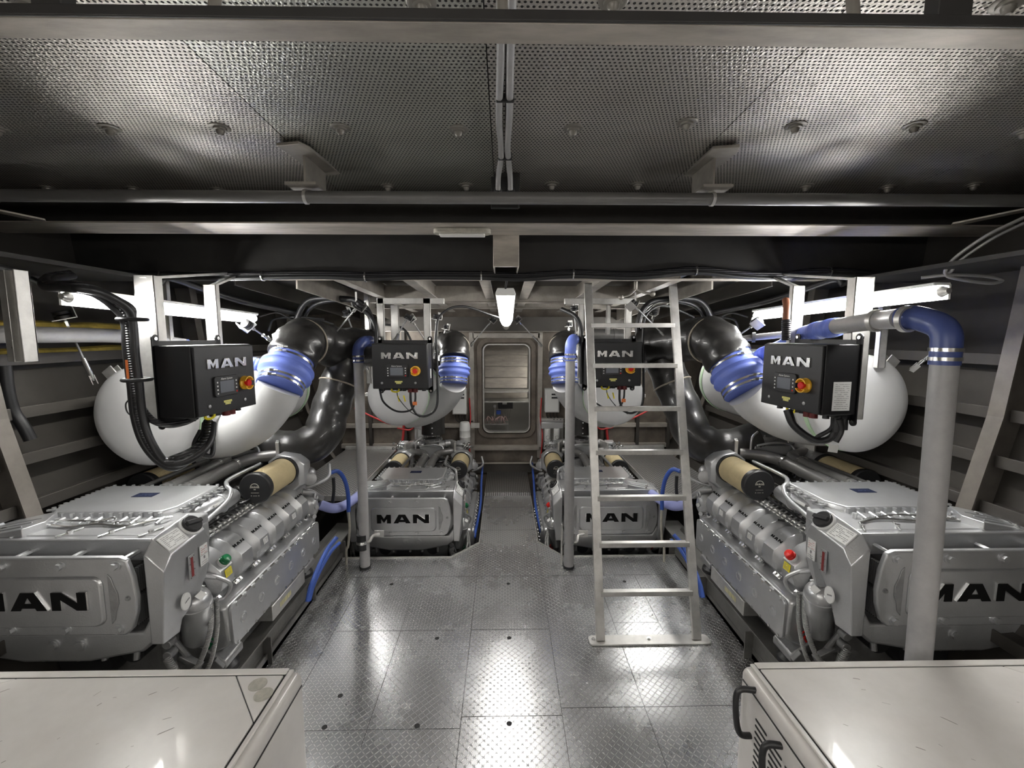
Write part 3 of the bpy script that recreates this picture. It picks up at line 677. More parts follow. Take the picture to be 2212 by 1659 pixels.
            if k in (2, 4):
                nn = (O+u*.075+n*.062)-(O+u*.035+n*.092); nz = V((0, 1, 0)).cross(nn).normalized()*(-1); nz = nz if nz.dot(n) > 0 else -nz
                lab = MB().box((-.022, -.015, .0), (.022, .015, .0012), frame(O+u*.056+n*.0785+V((0, yc-.001, 0)), (0, q, 0), nz)).build('label', PAPER, vc)
                MB().lines(frame(O+u*.056+n*.0785+V((0, yc-.001, 0))+nz*.0013, (0, q, 0), nz), .04, .024, 4, .0016, k).build('print', INK, lab)
            if srv:
                b0 = O+u*.005+n*.092+V((0, yc, 0))
                f = MB().lathe(b0, n, [(-.002, .026), (.012, .026), (.014, .022)], 24).build('filler_neck', WHITEP, vc)
                MB().lathe(b0+n*.012, n, [(0, .0245), (.010, .0245), (.012, .0225), (.020, .0225), (.026, .019), (.029, .010)], 24).build('oil_filler_cap', cap_m, vc)
                y_ = MB().box((-.024, -.018, 0), (.024, .018, .001), frame(O+u*.056+n*.0785+V((0, yc, 0)), (0, q, 0), (u*.6+n*.8))).build('yellow_label', YELLOW, vc)
                MB().lines(frame(O+u*.056+n*.0785+V((0, yc, 0))+(u*.6+n*.8)*.0011, (0, q, 0), (u*.6+n*.8)), .042, .03, 5, .0022, 11).build('print', INK, y_)
            mb = MB()
            mb.cyl(n*-.03, n*.018, .008, seg=8); mb.cbox(n*.004, (.018, .03, .012), ry=q*.78)
            many(mb, 'cover_bolt', CHROME, vc, [O+u*.112+V((0, yc+dy, ZB)) for dy in (-.069, .069)])
        # side box with bossed plate
        sbp = [(.38, -.225), (.52, -.232), (.528, -.40), (.505, -.435), (.42, -.475), (.35, -.455)]
        mb = MB(); mb.loft([[V((q*x, y, z)) for x, z in sbp] for y in (.295, 1.25)]); sbx = mb.build('side_casing', SILVER, e, bevel=.02, seg=3)
        Ms = frame((q*.526, .775, -.332), (0, q, 0), (q, 0, 0))
        o_ = rrect(-.472, -.102, .472, .100, .03, 5)
        pl = MB().prism(o_, Ms, -.004, .012).build('side_plate', SILVER, sbx, bevel=.003)
        mb = MB(); mb.ring((0, 0, 0), (q, 0, 0), .022, .004, 24); mb.lathe((0, 0, 0), (q, 0, 0), [(0, .016), (.003, .014)], 20)
        many(mb, 'boss', SILVER, sbx, [(Ms @ V((-.39+.156*i, -.005, .012)))+V((0, 0, ZB)) for i in range(6)])
        many(MB().hexbolt((0, 0, 0), (q, 0, 0), .0065, .006), 'edge_bolt', CHROME, sbx, [(Ms @ V((-.445+.0742*i, z, .010)))+V((0, 0, ZB)) for i in range(13) for z in (.090, -.092)])
        many(MB().cyl((0, -.021, 0), (0, .021, 0), .0065, seg=8), 'edge_rib', CHROME, sbx, [(Ms @ V((-.445+.0742*i+.037, .099, .006)))+V((0, 0, ZB)) for i in range(12)])
        # dipstick ring on the front end of the casing
        mb = MB(); mb.ring((q*.45, .280, -.385), (.2*q, 1, 0), .014, .004, 18); mb.cyl((q*.45, .28, -.40), (q*.43, .29, -.43), .004, seg=8); mb.build('dipstick', RED if cap_m is RED else GREENC, e)
        # starter / number box slung beneath, service side
        if q == s:
            bx = MB().loft([[V((q*x, y, z)) for x, z in ((.42, -.44), (.545, -.44), (.545, -.525), (.44, -.525))] for y in (.62, 1.0)]).build('number_box', ALU, e, bevel=.004)
            M2 = frame((q*.5455, .76, -.482), (0, q, 0), (q, 0, 0)); MB().lines(M2, .14, .035, 1, .028, 4).build('number_plate', mat('faded_yellow', (.6, .56, .32), .6) if 'faded_yellow' not in bpy.data.materials else bpy.data.materials['faded_yellow'], bx)
        # canister filter in front of the casing
        ax = V((q*.20, -.26, 1)).normalized(); c0 = V((q*.425, .235, -.235))
        cn = MB().lathe(c0-ax*.10, ax, [(-.04, .045), (-.02, .056), (.165, .056), (.167, .064), (.184, .064), (.186, .060), (.204, .060), (.220, .054), (.236, .040), (.243, .02)], 32).build('filter_canister', SILVER, e)
        MB().hexbolt(c0-ax*.10+ax*.241, ax, .017, .012, washer=False).build('cap_nut', SILVD, cn)
        MB().box((-.018, -.014, 0), (.018, .014, .001), frame(c0-ax*.1+ax*.234+V((q*.034, -.012, 0)), (0, q, 0), (ax+V((q*.5, 0, 0))).normalized())).build('label', PAPER, cn)
        # bracket ring beside it
        mb = MB(); mb.tube([(q*.42, .29, -.07), (q*.47, .32, -.10), (q*.51, .35, -.155), (q*.48, .34, -.215), (q*.45, .29, -.19)], .009, 8)
        mb.cyl((q*.36, .2, -.05), (q*.44, .28, -.12), .006, seg=8); mb.cyl((q*.37, .22, -.03), (q*.47, .31, -.10), .006, seg=8); mb.build('hose_bracket', SILVER, e)
        # braided hoses and linkage low at the front
        mb = MB()
        mb.tube([(q*.45, .30, -.20), (q*.49, .22, -.30), (q*.46, .17, -.42), (q*.40, .15, -.44), (q*.36, .17, -.40)], .011, 10)
        mb.tube([(q*.47, .31, -.20), (q*.505, .24, -.32), (q*.49, .18, -.45), (q*.40, .16, -.49)], .009, 10)
        mb.tube([(q*.36, .14, -.36), (q*.43, .11, -.43), (q*.44, .16, -.5), (q*.37, .22, -.52)], .016, 12)
        mb.build('braided_hose', mat_wave('braid', (.45, .45, .44), 60, .4, 'Z', .8, .6) if 'braid' not in bpy.data.materials else bpy.data.materials['braid'], e)
        mb = MB(); mb.cbox((q*.40, .2, -.44), (.10, .03, .07), ry=q*.5); mb.cbox((q*.44, .27, -.5), (.12, .02, .06), ry=-q*.4, rx=.3); mb.cyl((q*.36, .18, -.30), (q*.42, .24, -.50), .012, seg=10)
        for dz in (0, -.05): mb.cyl((q*.36, .14, -.30+dz), (q*.36, .18, -.30+dz), .02, seg=14)
        mb.build('throttle_linkage', SILVD, e, bevel=.003)
        # engine feet
        for y in (.36, 1.18):
            f = MB(); f.loft([[V((q*a, y-.07+dy*.14, b)) for a, b in ((.30, -.40), (.33, -.50), (.50, -.535), (.50, -.50), (.40, -.42))] for dy in (0, 1)]); f = f.build('engine_foot', SILVD, e, bevel=.008)
            MB().lathe((q*.44, y, -.58), (0, 0, 1), [(0, .07), (.02, .068), (.04, .05), (.045, .03)], 24).build('rubber_mount', BLACK, f)
            MB().cyl((q*.44, y, -.54), (q*.44, y, -.48), .010, seg=8).build('mount_bolt', CHROME, f)
        # air filter
        fx = q*(.345 if q == s else .295); fz = .12
        af = MB().cyl((fx, .90, fz), (fx, 1.215, fz), .088, seg=40).build('air_filter', FILT, e)
        ec = MB(); ec.lathe((fx, .903, fz), (0, -1, 0), [(-.012, .089), (.008, .092), (.022, .092), (.028, .085)], 40); ec = ec.build('end_cap', BLACK, af)
        M3 = frame((fx, .8745, fz), (1, 0, 0), (0, -1, 0)); mb = MB()
        arc = [(.026*math.cos(math.pi*i/12), .005+.026*math.sin(math.pi*i/12)) for i in range(13)]; arc2 = [(x*.86, .005+(z-.005)*.86) for x, z in arc][::-1]
        mb.prism(arc+arc2, M3, 0, .0008); mb.logo(M3 @ Matrix.Translation((0, .010, 0)), .0065, 0, .0008); mb.box((-.027, .0035, 0), (.027, .0052, .0008), M3)
        mb.box((-.006, -.008, 0), (.006, -.003, .0008), M3); mb.box((-.022, -.0265, 0), (.022, -.0248, .0008), M3)
        mb.box((-.024, -.045, 0), (-.019, -.041, .0008), M3); mb.box((.019, -.045, 0), (.024, -.041, .0008), M3); mb.box((-.012, -.0442, 0), (.012, -.0425, .0008), M3)
        mb.build('emblem', BONE, ec)
        MB().ring((fx, 1.205, fz), (0, 1, 0), .082, .012, 36, sq=.03).build('hose_clamp', BLACK, af)
        # intake box and turbocharger
        hx_ = [(fx-q*.11, -.02), (fx-q*.05, -.055), (fx+q*.06, -.055), (fx+q*.115, -.01), (fx+q*.115, .12), (fx+q*.06, .17), (fx-q*.05, .19), (fx-q*.12, .14)]
        mb = MB(); mb.loft([[V((fx+(x-fx)*.8, 1.225, fz-.05+(z-.05)*.85)) for x, z in hx_], [V((x, 1.25, z+.03)) for x, z in hx_], [V((x, 1.34, z+.03)) for x, z in hx_], [V((fx+(x-fx)*.85, 1.37, z*.9+.035)) for x, z in hx_]]); mb.build('intake_box', SILVER, e, bevel=.006)
        tb = MB(); c = V((q*.30, 1.47, .13)); tb.lathe(c-V((0, .085, 0)), (0, 1, 0), [(0, .05), (.01, .09), (.05, .11), (.09, .09), (.11, .05), (.17, .05), (.18, .08), (.2, .085)], 28)
        tb.tube([c+V((0, 0, .07)), c+V((-q*.1, -.02, .12)), c+V((-q*.22, -.05, .10))], .045, 14); tb = tb.build('turbocharger', SILVD, e)
        MB().ring(c+V((-q*.15, -.03, .115)), (1, 0, 0), .045, .007, 20).build('clamp', CHROME, tb)
        many(MB().hexbolt((0, 0, 0), (q*.3, -.5, .8), .011, .014), 'turbo_bolt', CHROME, tb, [c+V((q*.06+rr.uniform(-.07, .07), rr.uniform(-.10, .02), rr.uniform(.02, .11)+.03))+V((0, 0, ZB)) for i in range(7)])
        many(MB().tube([(0, 0, 0), (q*.01, -.02, .03), (q*.035, -.02, .04), (q*.05, 0, .02)], .007, 8), 'oil_line', CHROME, tb, [c+V((q*.05+.03*i, -.05-.02*i, .07))+V((0, 0, ZB)) for i in range(3)])
        MB().box((-.05, -.04, 0), (.05, .04, .03), frame(c+V((q*.02, -.02, .11)), (1, 0, 0), (0, -.2, 1))).build('actuator', SILVER, tb, bevel=.006)
        # thermostat cluster at the aft outer corner
        mb = MB(); mb.sphere((q*.45, 1.34, .06), .045); mb.lathe((q*.475, 1.305, .035), (q*.3, -1, .2), [(0, .04), (.02, .04), (.022, .034)], 20); mb.tube([(q*.45, 1.29, -.02), (q*.52, 1.31, .0), (q*.57, 1.37, .03), (q*.55, 1.43, .10)], .012, 10)
        mb.tube([(q*.42, 1.29, -.05), (q*.47, 1.32, -.07), (q*.5, 1.40, -.14)], .022, 12)
        mb.ring((q*.505, 1.30, -.09), (q, 0, .2), .016, .008, 20); mb.build('thermostat_housing', SILVD, e)
        mb = MB(); mb.sphere((q*.43, 1.33, -.17), .075, sz=(1, .8, 1.3)); mb.cyl((q*.40, 1.29, -.38), (q*.42, 1.38, -.13), .07, .06); mb.build('heat_exchanger_end', SILVER, e)
        many(MB().cyl((0, 0, 0), (q*.03, -.03, .01), .014, seg=10), 'oil_fitting', SILVD, e, [V((q*(.42+.012*i), 1.29+.02*(i % 3), -.45+.055*i))+V((0, 0, ZB)) for i in range(6)])
        MB().cbox((q*.24, 1.36, .23), (.02, .16, .12), rz=q*.4).build('lifting_plate', ALU, e, bevel=.003)
    # underside pulley, pipes and centre casting
    mb = MB(); mb.cyl((0, .16, -.39), (0, .26, -.39), .11, seg=36); mb.cyl((-.2, .16, -.34), (-.2, .24, -.34), .05, seg=24); mb.cyl((.2, .16, -.34), (.2, .24, -.34), .05, seg=24); mb.build('pulley', BLACK, e)
    many(MB().cyl((0, 0, 0), (0, .01, .055), .012, seg=10), 'drain_fitting', SILVD, e, [(x, .12, -.345+ZB) for x in (-.26, -.12, .02, .12, .25)])
    for x, z, r in ((.0, -.222, .016), (.105, -.222, .019)): MB().lathe((s*x, .045, z), (0, -1, 0), [(-.004, r*1.5), (.003, r*1.4), (.004, r), (.012, r*.9)], 24).build('plug', SILVER, hs)
    # gearbox end
    mb = MB(); mb.lathe((0, 1.33, -.2), (0, 1, 0), [(0, .30), (.05, .32), (.12, .32), (.2, .25), (.45, .22)], 32); mb.box((-.22, 1.5, -.55), (.22, 1.78, -.05)); mb.build('flywheel_housing', SILVD, e, bevel=.008)
    # exhaust outlet collar
    mb = MB(); mb.lathe((0, 1.47, .12), (0, 0, 1), [(0, .12), (.04, .12), (.05, .095), (.15, .095), (.155, .11), (.175, .11)], 32)
    for i in range(10): a = i*.628; mb.cyl((.103*math.cos(a), 1.47+.103*math.sin(a), .285), (.103*math.cos(a), 1.47+.103*math.sin(a), .31), .006, seg=8)
    mb.build('exhaust_outlet', SILVD, e)
    mb = MB(); mb.box((-.12, 1.33, .12), (.13, 1.40, .24)); mb.tube([(-.12, 1.31, .25), (.0, 1.30, .27), (.12, 1.32, .25), (.15, 1.28, .18)], .009, 8); mb.tube([(-.16, 1.31, .18), (-.155, 1.31, .30), (-.10, 1.34, .34)], .008, 8); mb.build('manifold_block', SILVER, e, bevel=.005)
    # blue sea hoses at the outer edge
    return e

EL = build_engine(1, GREENC); ER = build_engine(-1, RED)
ENG = [(-1.787, 1.604, .793), (-.811, 3.397, .338), (.858, 3.397, .338), (1.842, 1.604, .793)]
E1 = EL; E2 = copy_tree(EL); E3 = ER; E4 = copy_tree(ER)
for e, (x, y, z), lab in ((E1, ENG[0], 'near left silver diesel engine with green oil cap, cut by the left frame edge'), (E2, ENG[1], 'far left silver diesel engine low in its pit left of the aisle'),
                          (E3, ENG[2], 'far right silver diesel engine in its pit behind the ladder'), (E4, ENG[3], 'near right silver diesel engine with bright red oil cap, behind the thick grey pipe')):
    e.location = (x, y, z-ZB); tag(e, lab, 'engine', 'marine engines')
for e, (x, y, z) in zip((E1, E4), (ENG[0], ENG[3])):
    s = 1 if x < 0 else -1; nm = 'left' if x < 0 else 'right'
    for q, wh in ((s, 'inboard'), (-s, 'outboard')):
        xb = x+q*.44; zb = z-ZB+.08
        mb = MB(); mb.box((xb-.055, 1.3, zb-.16), (xb+.055, 3.6, zb-.002)); mb.box((xb-.075, 1.3, zb-.012), (xb+.085, 3.6, zb))
        for y in (1.65, 2.2, 2.75, 3.3): mb.box((xb-.10, y, -.42), (xb+.10, y+.008, zb-.02))
        trim(mb, BED)
    xs = sorted((x+s*.385, XL-.002 if s > 0 else XR+.002)); trim(MB().box((XL-.012 if s > 0 else XR, .9, -.3), (XL if s > 0 else XR+.012, 3.42, .10)), BED)
    trim(MB().loft([[V(p) for p in ((XL if s > 0 else XR, yy, .02), (XL if s > 0 else XR, yy, .07), (XL-.10*s if s > 0 else XR+.10, yy, .24), (XL-.10*s if s > 0 else XR+.10, yy, .19))] for yy in (1.2, 3.42)]), BED)
for e, (x, y, z) in zip((E2, E3), (ENG[1], ENG[2])):
    for q in (-1, 1):
        xb = x+q*.44; zb = z-ZB+.08; trim(MB().box((xb-.05, 3.6, -.43), (xb+.05, 5.28, zb-.001)), DARK)

# ------------------------------------------------------------------ silencers
def silencer(c, L, s, lab):
    R = .272
    t = thing('silencer_drum', lab, 'silencer', c, 'exhaust silencer drums')
    MB().lathe(c, (0, 1, 0), [(-.040, .05), (-.037, .14), (-.026, .21), (-.010, .255), (.010, R), (L-.012, R), (L+.02, .25), (L+.045, .18), (L+.055, .05)], 64).build('shell', DRUM, t, angle=50)
    for y in (.055, L*.62, L-.05): MB().ring(V(c)+V((0, y, 0)), (0, 1, 0), R-.002, .007, 64, sq=.032).build('seam_band', GREEN, t)
    mb = MB(); a = math.radians(128 if s < 0 else 52); d = V((math.cos(a), 0, math.sin(a))); p = V(c)+V((0, .05, 0))
    M = frame(p+d*(R-.01), (0, 1, 0), d); mb.box((-.025, -.03, 0), (-.018, .03, .06), M); mb.box((.018, -.03, 0), (.025, .03, .06), M)
    mb.box((-.025, -.03, -.008), (.025, .03, .001), M); mb.build('lug', ALU, t); mb = MB()
    M = frame(V(c)+V((s*R, .1, 0)), (0, 1, 0), (s, 0, 0)); mb.box((-.02, -.008, -.005), (.02, .008, .045), M); mb.box((-.02, -.02, -.005), (.02, -.012, .045), M); mb.box((-.02, -.02, -.008), (.02, .008, .001), M); mb.build('lug', ALU, t)
    return t
DN = {}
DN['nl'] = silencer((-1.937, 2.36, 1.358), 1.42, -1, 'large pale grey silencer drum behind the near left black control box')
DN['nr'] = silencer((1.958, 2.36, 1.414), 1.42, 1, 'large pale grey silencer drum between near right control box and thick grey pipe')
DN['fl'] = silencer((-.966, 3.95, 1.245), 1.05, -1, 'grey silencer drum above the far left engine')
DN['fr'] = silencer((.994, 3.95, 1.24), 1.05, 1, 'grey silencer drum behind the ladder above the far right engine')

# ------------------------------------------------------------------ exhaust lines (elbow, blue bellows, lagged pipe)
def exhaust(pts_elbow, pts_blue, pts_lag, pts_riser, r, lab, loc, mid_ring=True):
    t = thing('exhaust_pipe', lab, 'exhaust pipe', loc, 'exhaust lines')
    MB().tube(pts_elbow, r*.93, 28, rf=lambda u: r*(1.12-.19*min(1, u*1.15))).build('grey_elbow', DRUM, t, angle=60)
    a, b = V(pts_blue[0]), V(pts_blue[-1]); d = (b-a); L = d.length
    prof = [(0, 1), (.26, 1), (.30, 1.04), (.36, 1.16), (.42, 1.18), (.49, 1.10), (.52, 1.10), (.58, 1.2), (.64, 1.18), (.70, 1.05), (.74, 1.0), (1, 1)]
    h = MB().lathe(a, d, [(u*L, k*r) for u, k in prof], 40).build('bellows_hose', BLUE, t, angle=50)
    for u in (.05, .17, .80, .92):
        p = a+d*u; cl = MB().ring(p, d, r*.995, .004, 40, sq=.013).build('hose_clamp', CHROME, h)
        x = frame(p, d.orthogonal(), d); q = (V((0, -1, .5)) - d.normalized()*V((0, -1, .5)).dot(d.normalized())).normalized(); side = d.cross(q).normalized()
        mb = MB(); mb.cyl(p+q*(r+.010)-side*.03, p+q*(r+.010)+side*.035, .0045, seg=8); mb.cbox(p+q*(r+.008), (.02, .02, .016)); mb.build('clamp_bolt', CHROME, h)
    MB().tube(pts_lag, r*1.12, 26, rf=lambda u: r*(1.10+.035*math.sin(u*37)+.02*math.sin(u*90))).build('lagged_pipe', LAG, t, angle=60)
    if pts_riser:
        rp = MB().tube(pts_riser, r, 24, rf=lambda u: r*(1.0+.03*math.sin(u*40))).build('lagged_riser', LAG, t, angle=60)
    return t
TAN = mat('tan_seam', (.35, .31, .25), .5)
def seamring(p, d, r, par): MB().ring(p, d, r, .006, 40).build('seam_wire', TAN, par)
for s in (-1, 1):
    m = lambda p: mx(p, s)
    if s < 0:
        eb = [P(405, 930, 2.68), P(475, 940, 2.66), P(543, 914, 2.64), P(588, 868, 2.63), P(604, 838, 2.64)]; bl = [P(604, 838, 2.64), P(632, 772, 2.78)]
        lg = [P(630, 775, 2.77), P(648, 742, 2.85), P(668, 737, 3.0), P(720, 748, 3.22), P(800, 752, 3.42)]
        rs = [P(752, 775, 3.30), P(732, 830, 3.26), P(712, 890, 3.18), P(692, 945, 3.08), V((-1.50, 3.06, .99)), V((-1.74, 3.07, 1.03))]
    else:
        eb = [P(1835, 908, 2.68), P(1765, 914, 2.66), P(1700, 903, 2.64), P(1640, 872, 2.63), P(1613, 846, 2.64)]; bl = [P(1613, 846, 2.64), P(1574, 775, 2.78)]
        lg = [P(1575, 778, 2.77), P(1545, 738, 2.85), P(1518, 732, 3.0), P(1455, 742, 3.22), P(1395, 748, 3.42)]
        rs = [P(1432, 775, 3.30), P(1452, 830, 3.26), P(1478, 890, 3.18), P(1503, 945, 3.08), V((1.55, 3.06, .99)), V((1.79, 3.07, 1.03))]
    t = exhaust(eb, bl, lg, rs, .132, 'near %s exhaust line: grey elbow, light blue bellows hose and black lagged pipe' % ('left' if s < 0 else 'right'), (bl[0].x, bl[0].y, 1.2))
    seamring(rs[1], rs[2]-rs[1], .137, t); seamring(lg[1]+(lg[2]-lg[1])*.4, lg[2]-lg[1], .15, t)
    if s < 0: MB().box((-.03, -.025, 0), (.03, .025, .003), frame(P(598, 725, 2.74)+V((0, -.0, 0)), (1, .2, .35), (-.3, -1, .4))).build('sticker', PAPER, t)
    xx = -.215 if s < 0 else .205
    px = lambda v: v if s < 0 else 2200-v
    eb = [P(px(880), 895, 4.32), P(px(915), 890, 4.28), P(px(950), 872, 4.15), P(px(973), 845, 4.02), P(px(980), 828, 3.96)]
    bl = [P(px(980), 828, 3.96), P(px(982), 775, 4.02)]
    lg = [P(px(982), 778, 4.02), P(px(982), 752, 4.10), P(px(975), 742, 4.3), P(px(962), 752, 4.6), P(px(950), 780, 4.85), P(px(946), 850, 4.93), P(px(945), 936, 4.93)]
    lg[-1].x = ENG[1][0] if s < 0 else ENG[2][0]; lg[-1].x += 0; lg[-2].x = lg[-1].x
    t = exhaust(eb, bl, lg, None, .122, 'far %s exhaust line: grey elbow, dark blue bellows hose and black pipe beside the hatch' % ('left' if s < 0 else 'right'), (bl[0].x, bl[0].y, 1.1))
    seamring(lg[1]+V((0, .03, 0)), lg[2]-lg[0], .136, t)
    mb = MB(); b = lg[-1]
    for dz in (.03, .09, .15): mb.cyl(b+V((.01, -.135, dz)), b+V((.01, -.145, dz)), .008, seg=10)
    mb.build('lagging_button', CHROME, t)

# ------------------------------------------------------------------ control boxes
def control_box(c, rz, lab, group='engine control boxes'):
    """front centre-bottom at c; front faces local -y"""
    t = thing('control_box', lab, 'control box', (0, 0, 0), group)
    W, H, D = .385, .315, .165
    MB().box((-W/2, 0, 0), (W/2, D, H)).build('enclosure', BOXB, t, bevel=.004)
    dr = MB().box((-W/2+.004, -.014, .004), (W/2-.004, -.001, H-.006)).build('door', BOXB, t, bevel=.003)
    mb = MB(); mb.box((-W/2-.006, D, -.03), (W/2+.006, D+.005, H+.02))
    for x in (-W/2+.012, W/2-.012):
        for z in (H+.03, -.035): mb.cyl((x, D, z), (x, D+.006, z), .018, seg=18); mb.box((x-.014, D, min(z, H/2)), (x+.014, D+.005, max(z, H/2)))
    mb.build('mounting_plate', BOXB, t)
    mb = MB()
    for x in (-W/2+.012, W/2-.012):
        for z in (H+.03, -.035): mb.cyl((x, D-.004, z), (x, D+.001, z), .008, seg=12)
    mb.build('mounting_screw', CHROME, t)
    F = frame((0, -.014, H*.735), (1, 0, 0), (0, -1, 0))
    MB().logo(F @ Matrix.Translation((.0, 0, 0)), .0435, 0, .006).build('chrome_logo', CHROME, dr, bevel=.0012)
    F2 = frame((-.02, -.014, H*.40), (1, 0, 0), (0, -1, 0))
    dp = MB().prism(rrect(-.075, -.047, .075, .047, .012), F2, 0, .010).build('display', BLACK, dr, bevel=.002)
    MB().box((-.044, -.030, .010), (.044, .024, .0112), F2).build('screen', SCREEN, dp)
    MB().text('Alarm System', F2 @ Matrix.Translation((0, .034, .0102)), .013).build('lettering', PAPER, dp)
    mb = MB()
    for q in (-1, 1):
        for k in range(4): mb.box((q*.060-.0035, .016-.017*k, .010), (q*.060+.0035, .023-.017*k, .0112), F2)
    mb.build('button_marks', PAPER, dp); MB().box((.0565, -.036, .0112), (.0635, -.028, .012), F2).build('red_button', RED, dp)
    e = V((.108, -.014, H*.40)); b = MB(); b.lathe(e, (0, -1, 0), [(0, .034), (.006, .034), (.008, .031)], 28)
    Mx = frame(e+V((0, -.008, 0)), (1, 0, 0), (0, -1, 0))
    for a0, a1 in ((-150, -30), (20, 160)):
        o1 = [(.033*math.cos(math.radians(a)), .033*math.sin(math.radians(a))) for a in range(a0, a1+1, 10)]; o2 = [(.028*math.cos(math.radians(a)), .028*math.sin(math.radians(a))) for a in range(a1, a0-1, -10)]
        b.prism(o1+o2, Mx, 0, .022)
    b = b.build('stop_collar', AMBER, dr); MB().lathe(e+V((0, -.008, 0)), (0, -1, 0), [(0, .010), (.010, .010), (.011, .017), (.020, .017), (.023, .014)], 24).build('stop_button', RED, b)
    y_ = MB(); y_.box((-.026, .004, 0), (.026, .014, .001), frame((-.01, -.014, H*.135), (1, 0, 0), (0, -1, 0))); y_.box((-.018, -.006, 0), (.017, .004, .001), frame((-.01, -.014, H*.135), (1, 0, 0), (0, -1, 0))); y_ = y_.build('yellow_label', mat('label_pale_yellow', (.75, .7, .2), .5) if 'label_pale_yellow' not in bpy.data.materials else bpy.data.materials['label_pale_yellow'], dr)
    MB().lines(frame((-.01, -.0152, H*.135+.003), (1, 0, 0), (0, -1, 0)), .045, .018, 2, .0018, 1).build('print', INK, y_)
    mb = MB()
    for x in (-.125, .105): mb.lathe((x, -.014, H*.135), (0, -1, 0), [(0, .008), (.004, .008), (.005, .006)], 14)
    mb.build('lock', SILVD, dr)
    mb = MB()
    for x in (-.14, -.02, .01, .15): mb.cyl((x, .06, -.022), (x, .06, 0), .014, seg=12)
    mb.build('cable_gland', BLACK, t)
    mb = MB(); mb.cyl((.055, .05, -.03), (.055, .05, 0), .018, seg=14); mb.cyl((.09, .05, -.03), (.09, .05, 0), .018, seg=14); mb.build('red_gland', mat('dark_red', (.12, .01, .01), .4) if 'dark_red' not in bpy.data.materials else bpy.data.materials['dark_red'], t)
    MB().tube([(-.075, .05, 0), (-.075, .05, -.02), (-.05, .05, -.028), (-.025, .05, -.02), (-.025, .05, 0)], .006, 8).build('yellow_loop', YELLOW, t)
    t.location = c; t.rotation_euler = (0, 0, rz)
    return t
H2 = math.pi/2
B1 = control_box((-1.345+.0, 1.9+.1925, 1.432), H2, 'black control box with stop button facing inboard, near left, beside thick cable bundle')
B1.location = (-1.320, 2.09, 1.432); B1.rotation_euler[2] = H2-.10
B4 = control_box((1.385, 2.09, 1.437), -H2+.10, 'black control box with stop button facing inboard, near right, with paper label on its side')
B2 = control_box((-.722, 3.05, 1.422), 0, 'black control box facing the camera left of the hatch, above far left engine')
B3 = control_box((.778, 3.10, 1.432), 0, 'black control box facing the camera, seen through the upper ladder rungs')
# paper label on the near right box's side, facing the camera
lb = MB().box((-.036, -.075, 0), (.036, .075, .0012), frame((0, 0, 0), (1, 0, 0), (0, -1, 0))).build('paper_label', PAPER, None, keep=True)
lb.parent = B4; lb.matrix_parent_inverse = Matrix.Identity(4)
lb.location = (.1935, .088, .085); lb.rotation_euler = (0, 0, H2); lb.scale = (1.2, 1, .86)
lp = MB().lines(frame((0, -.0014, 0), (1, 0, 0), (0, -1, 0)), .066, .14, 13, .002, 9).build('print', INK, None, keep=True); lp.parent = lb
lb2 = lb.copy(); C.objects.link(lb2); lb2.parent = B2; lb2.location = (.1935, .09, .10); lb2.rotation_euler = (0, 0, H2); lb2.scale = (.5, 1, .45)

# frames the boxes hang from: aluminium bars from the ceiling
def bar(x0, x1, y, z0, z1, lab, t=.004, fl=.03, m=ALU, rz=0, top=None):
    mb = MB(); mb.box((x0, y, z0), (x1, y+t, z1))
    mb.box((x0, y, z0), (x0+t, y+fl, z1)); mb.box((x1-t, y, z0), (x1, y+fl, z1))
    if z1 == 2.05: mb.beam(((x0+x1)/2, y, z1-.012), ((x0+x1)/2, 2.625, 2.150), .03, .012)     # arm back to the deep beam
    o = mb.build('hanger_bar', m, bevel=.0008); tag(o, lab, 'bracket bar', 'bars the control boxes hang from'); return o
def barpx(px0, px1, y, zt, zb, lab, **k):
    x0 = P(px0, 660, y).x; x1 = P(px1, 660, y).x; return bar(x0, x1, y, zb, zt, lab, **k)
barpx(292, 336, 1.97, 2.05, 1.40, 'wide aluminium bar on left of near left control box, beside the cable bundle', fl=.05)
barpx(441, 468, 2.33, 2.05, 1.60, 'narrow aluminium bar right of the cable bundle, above near left control box')
barpx(345, 362, 2.66, 2.12, 1.70, 'aluminium bar further back between the two wide bars over near left control box')
barpx(1845, 1886, 1.97, 2.05, 1.405, 'wide aluminium bar on right of near right control box', fl=.05)
barpx(1711, 1737, 2.33, 2.05, 1.60, 'narrow aluminium bar left of the wide one, above near right control box')
barpx(1908, 1925, 2.30, 2.02, 1.62, 'aluminium bar behind the grey pipe right of near right control box')
barpx(813, 828, 3.24, 2.06, 1.45, 'left of the two aluminium bars holding the far left control box', m=ALU)
barpx(914, 929, 3.24, 2.06, 1.45, 'right of the two aluminium bars holding the far left control box', m=ALU)
barpx(843, 860, 3.7, 2.04, 1.55, 'aluminium bar further back, seen between the bars over far left control box')
barpx(786, 797, 3.6, 2.15, 1.4, 'aluminium bar on left edge of far left control box, in shade')
barpx(1251, 1262, 3.29, 2.06, 1.47, 'left of the two aluminium bars holding the control box behind the ladder')
barpx(1352, 1366, 3.29, 2.06, 1.47, 'right of the two aluminium bars holding the control box behind the ladder')
barpx(1311, 1320, 3.7, 2.04, 1.80, 'thin aluminium bar further back, seen between upper ladder rungs')
for s in (-1, 1):
    a, b = (-.86, -.50) if s < 0 else (.50, .90)
    trim(MB().box((a-.06, 3.24, 2.02), (b+.06, 3.29, 2.06)), ALU)
for (x, y) in ((-1.60, 2.0), (1.60, 2.0)): pass

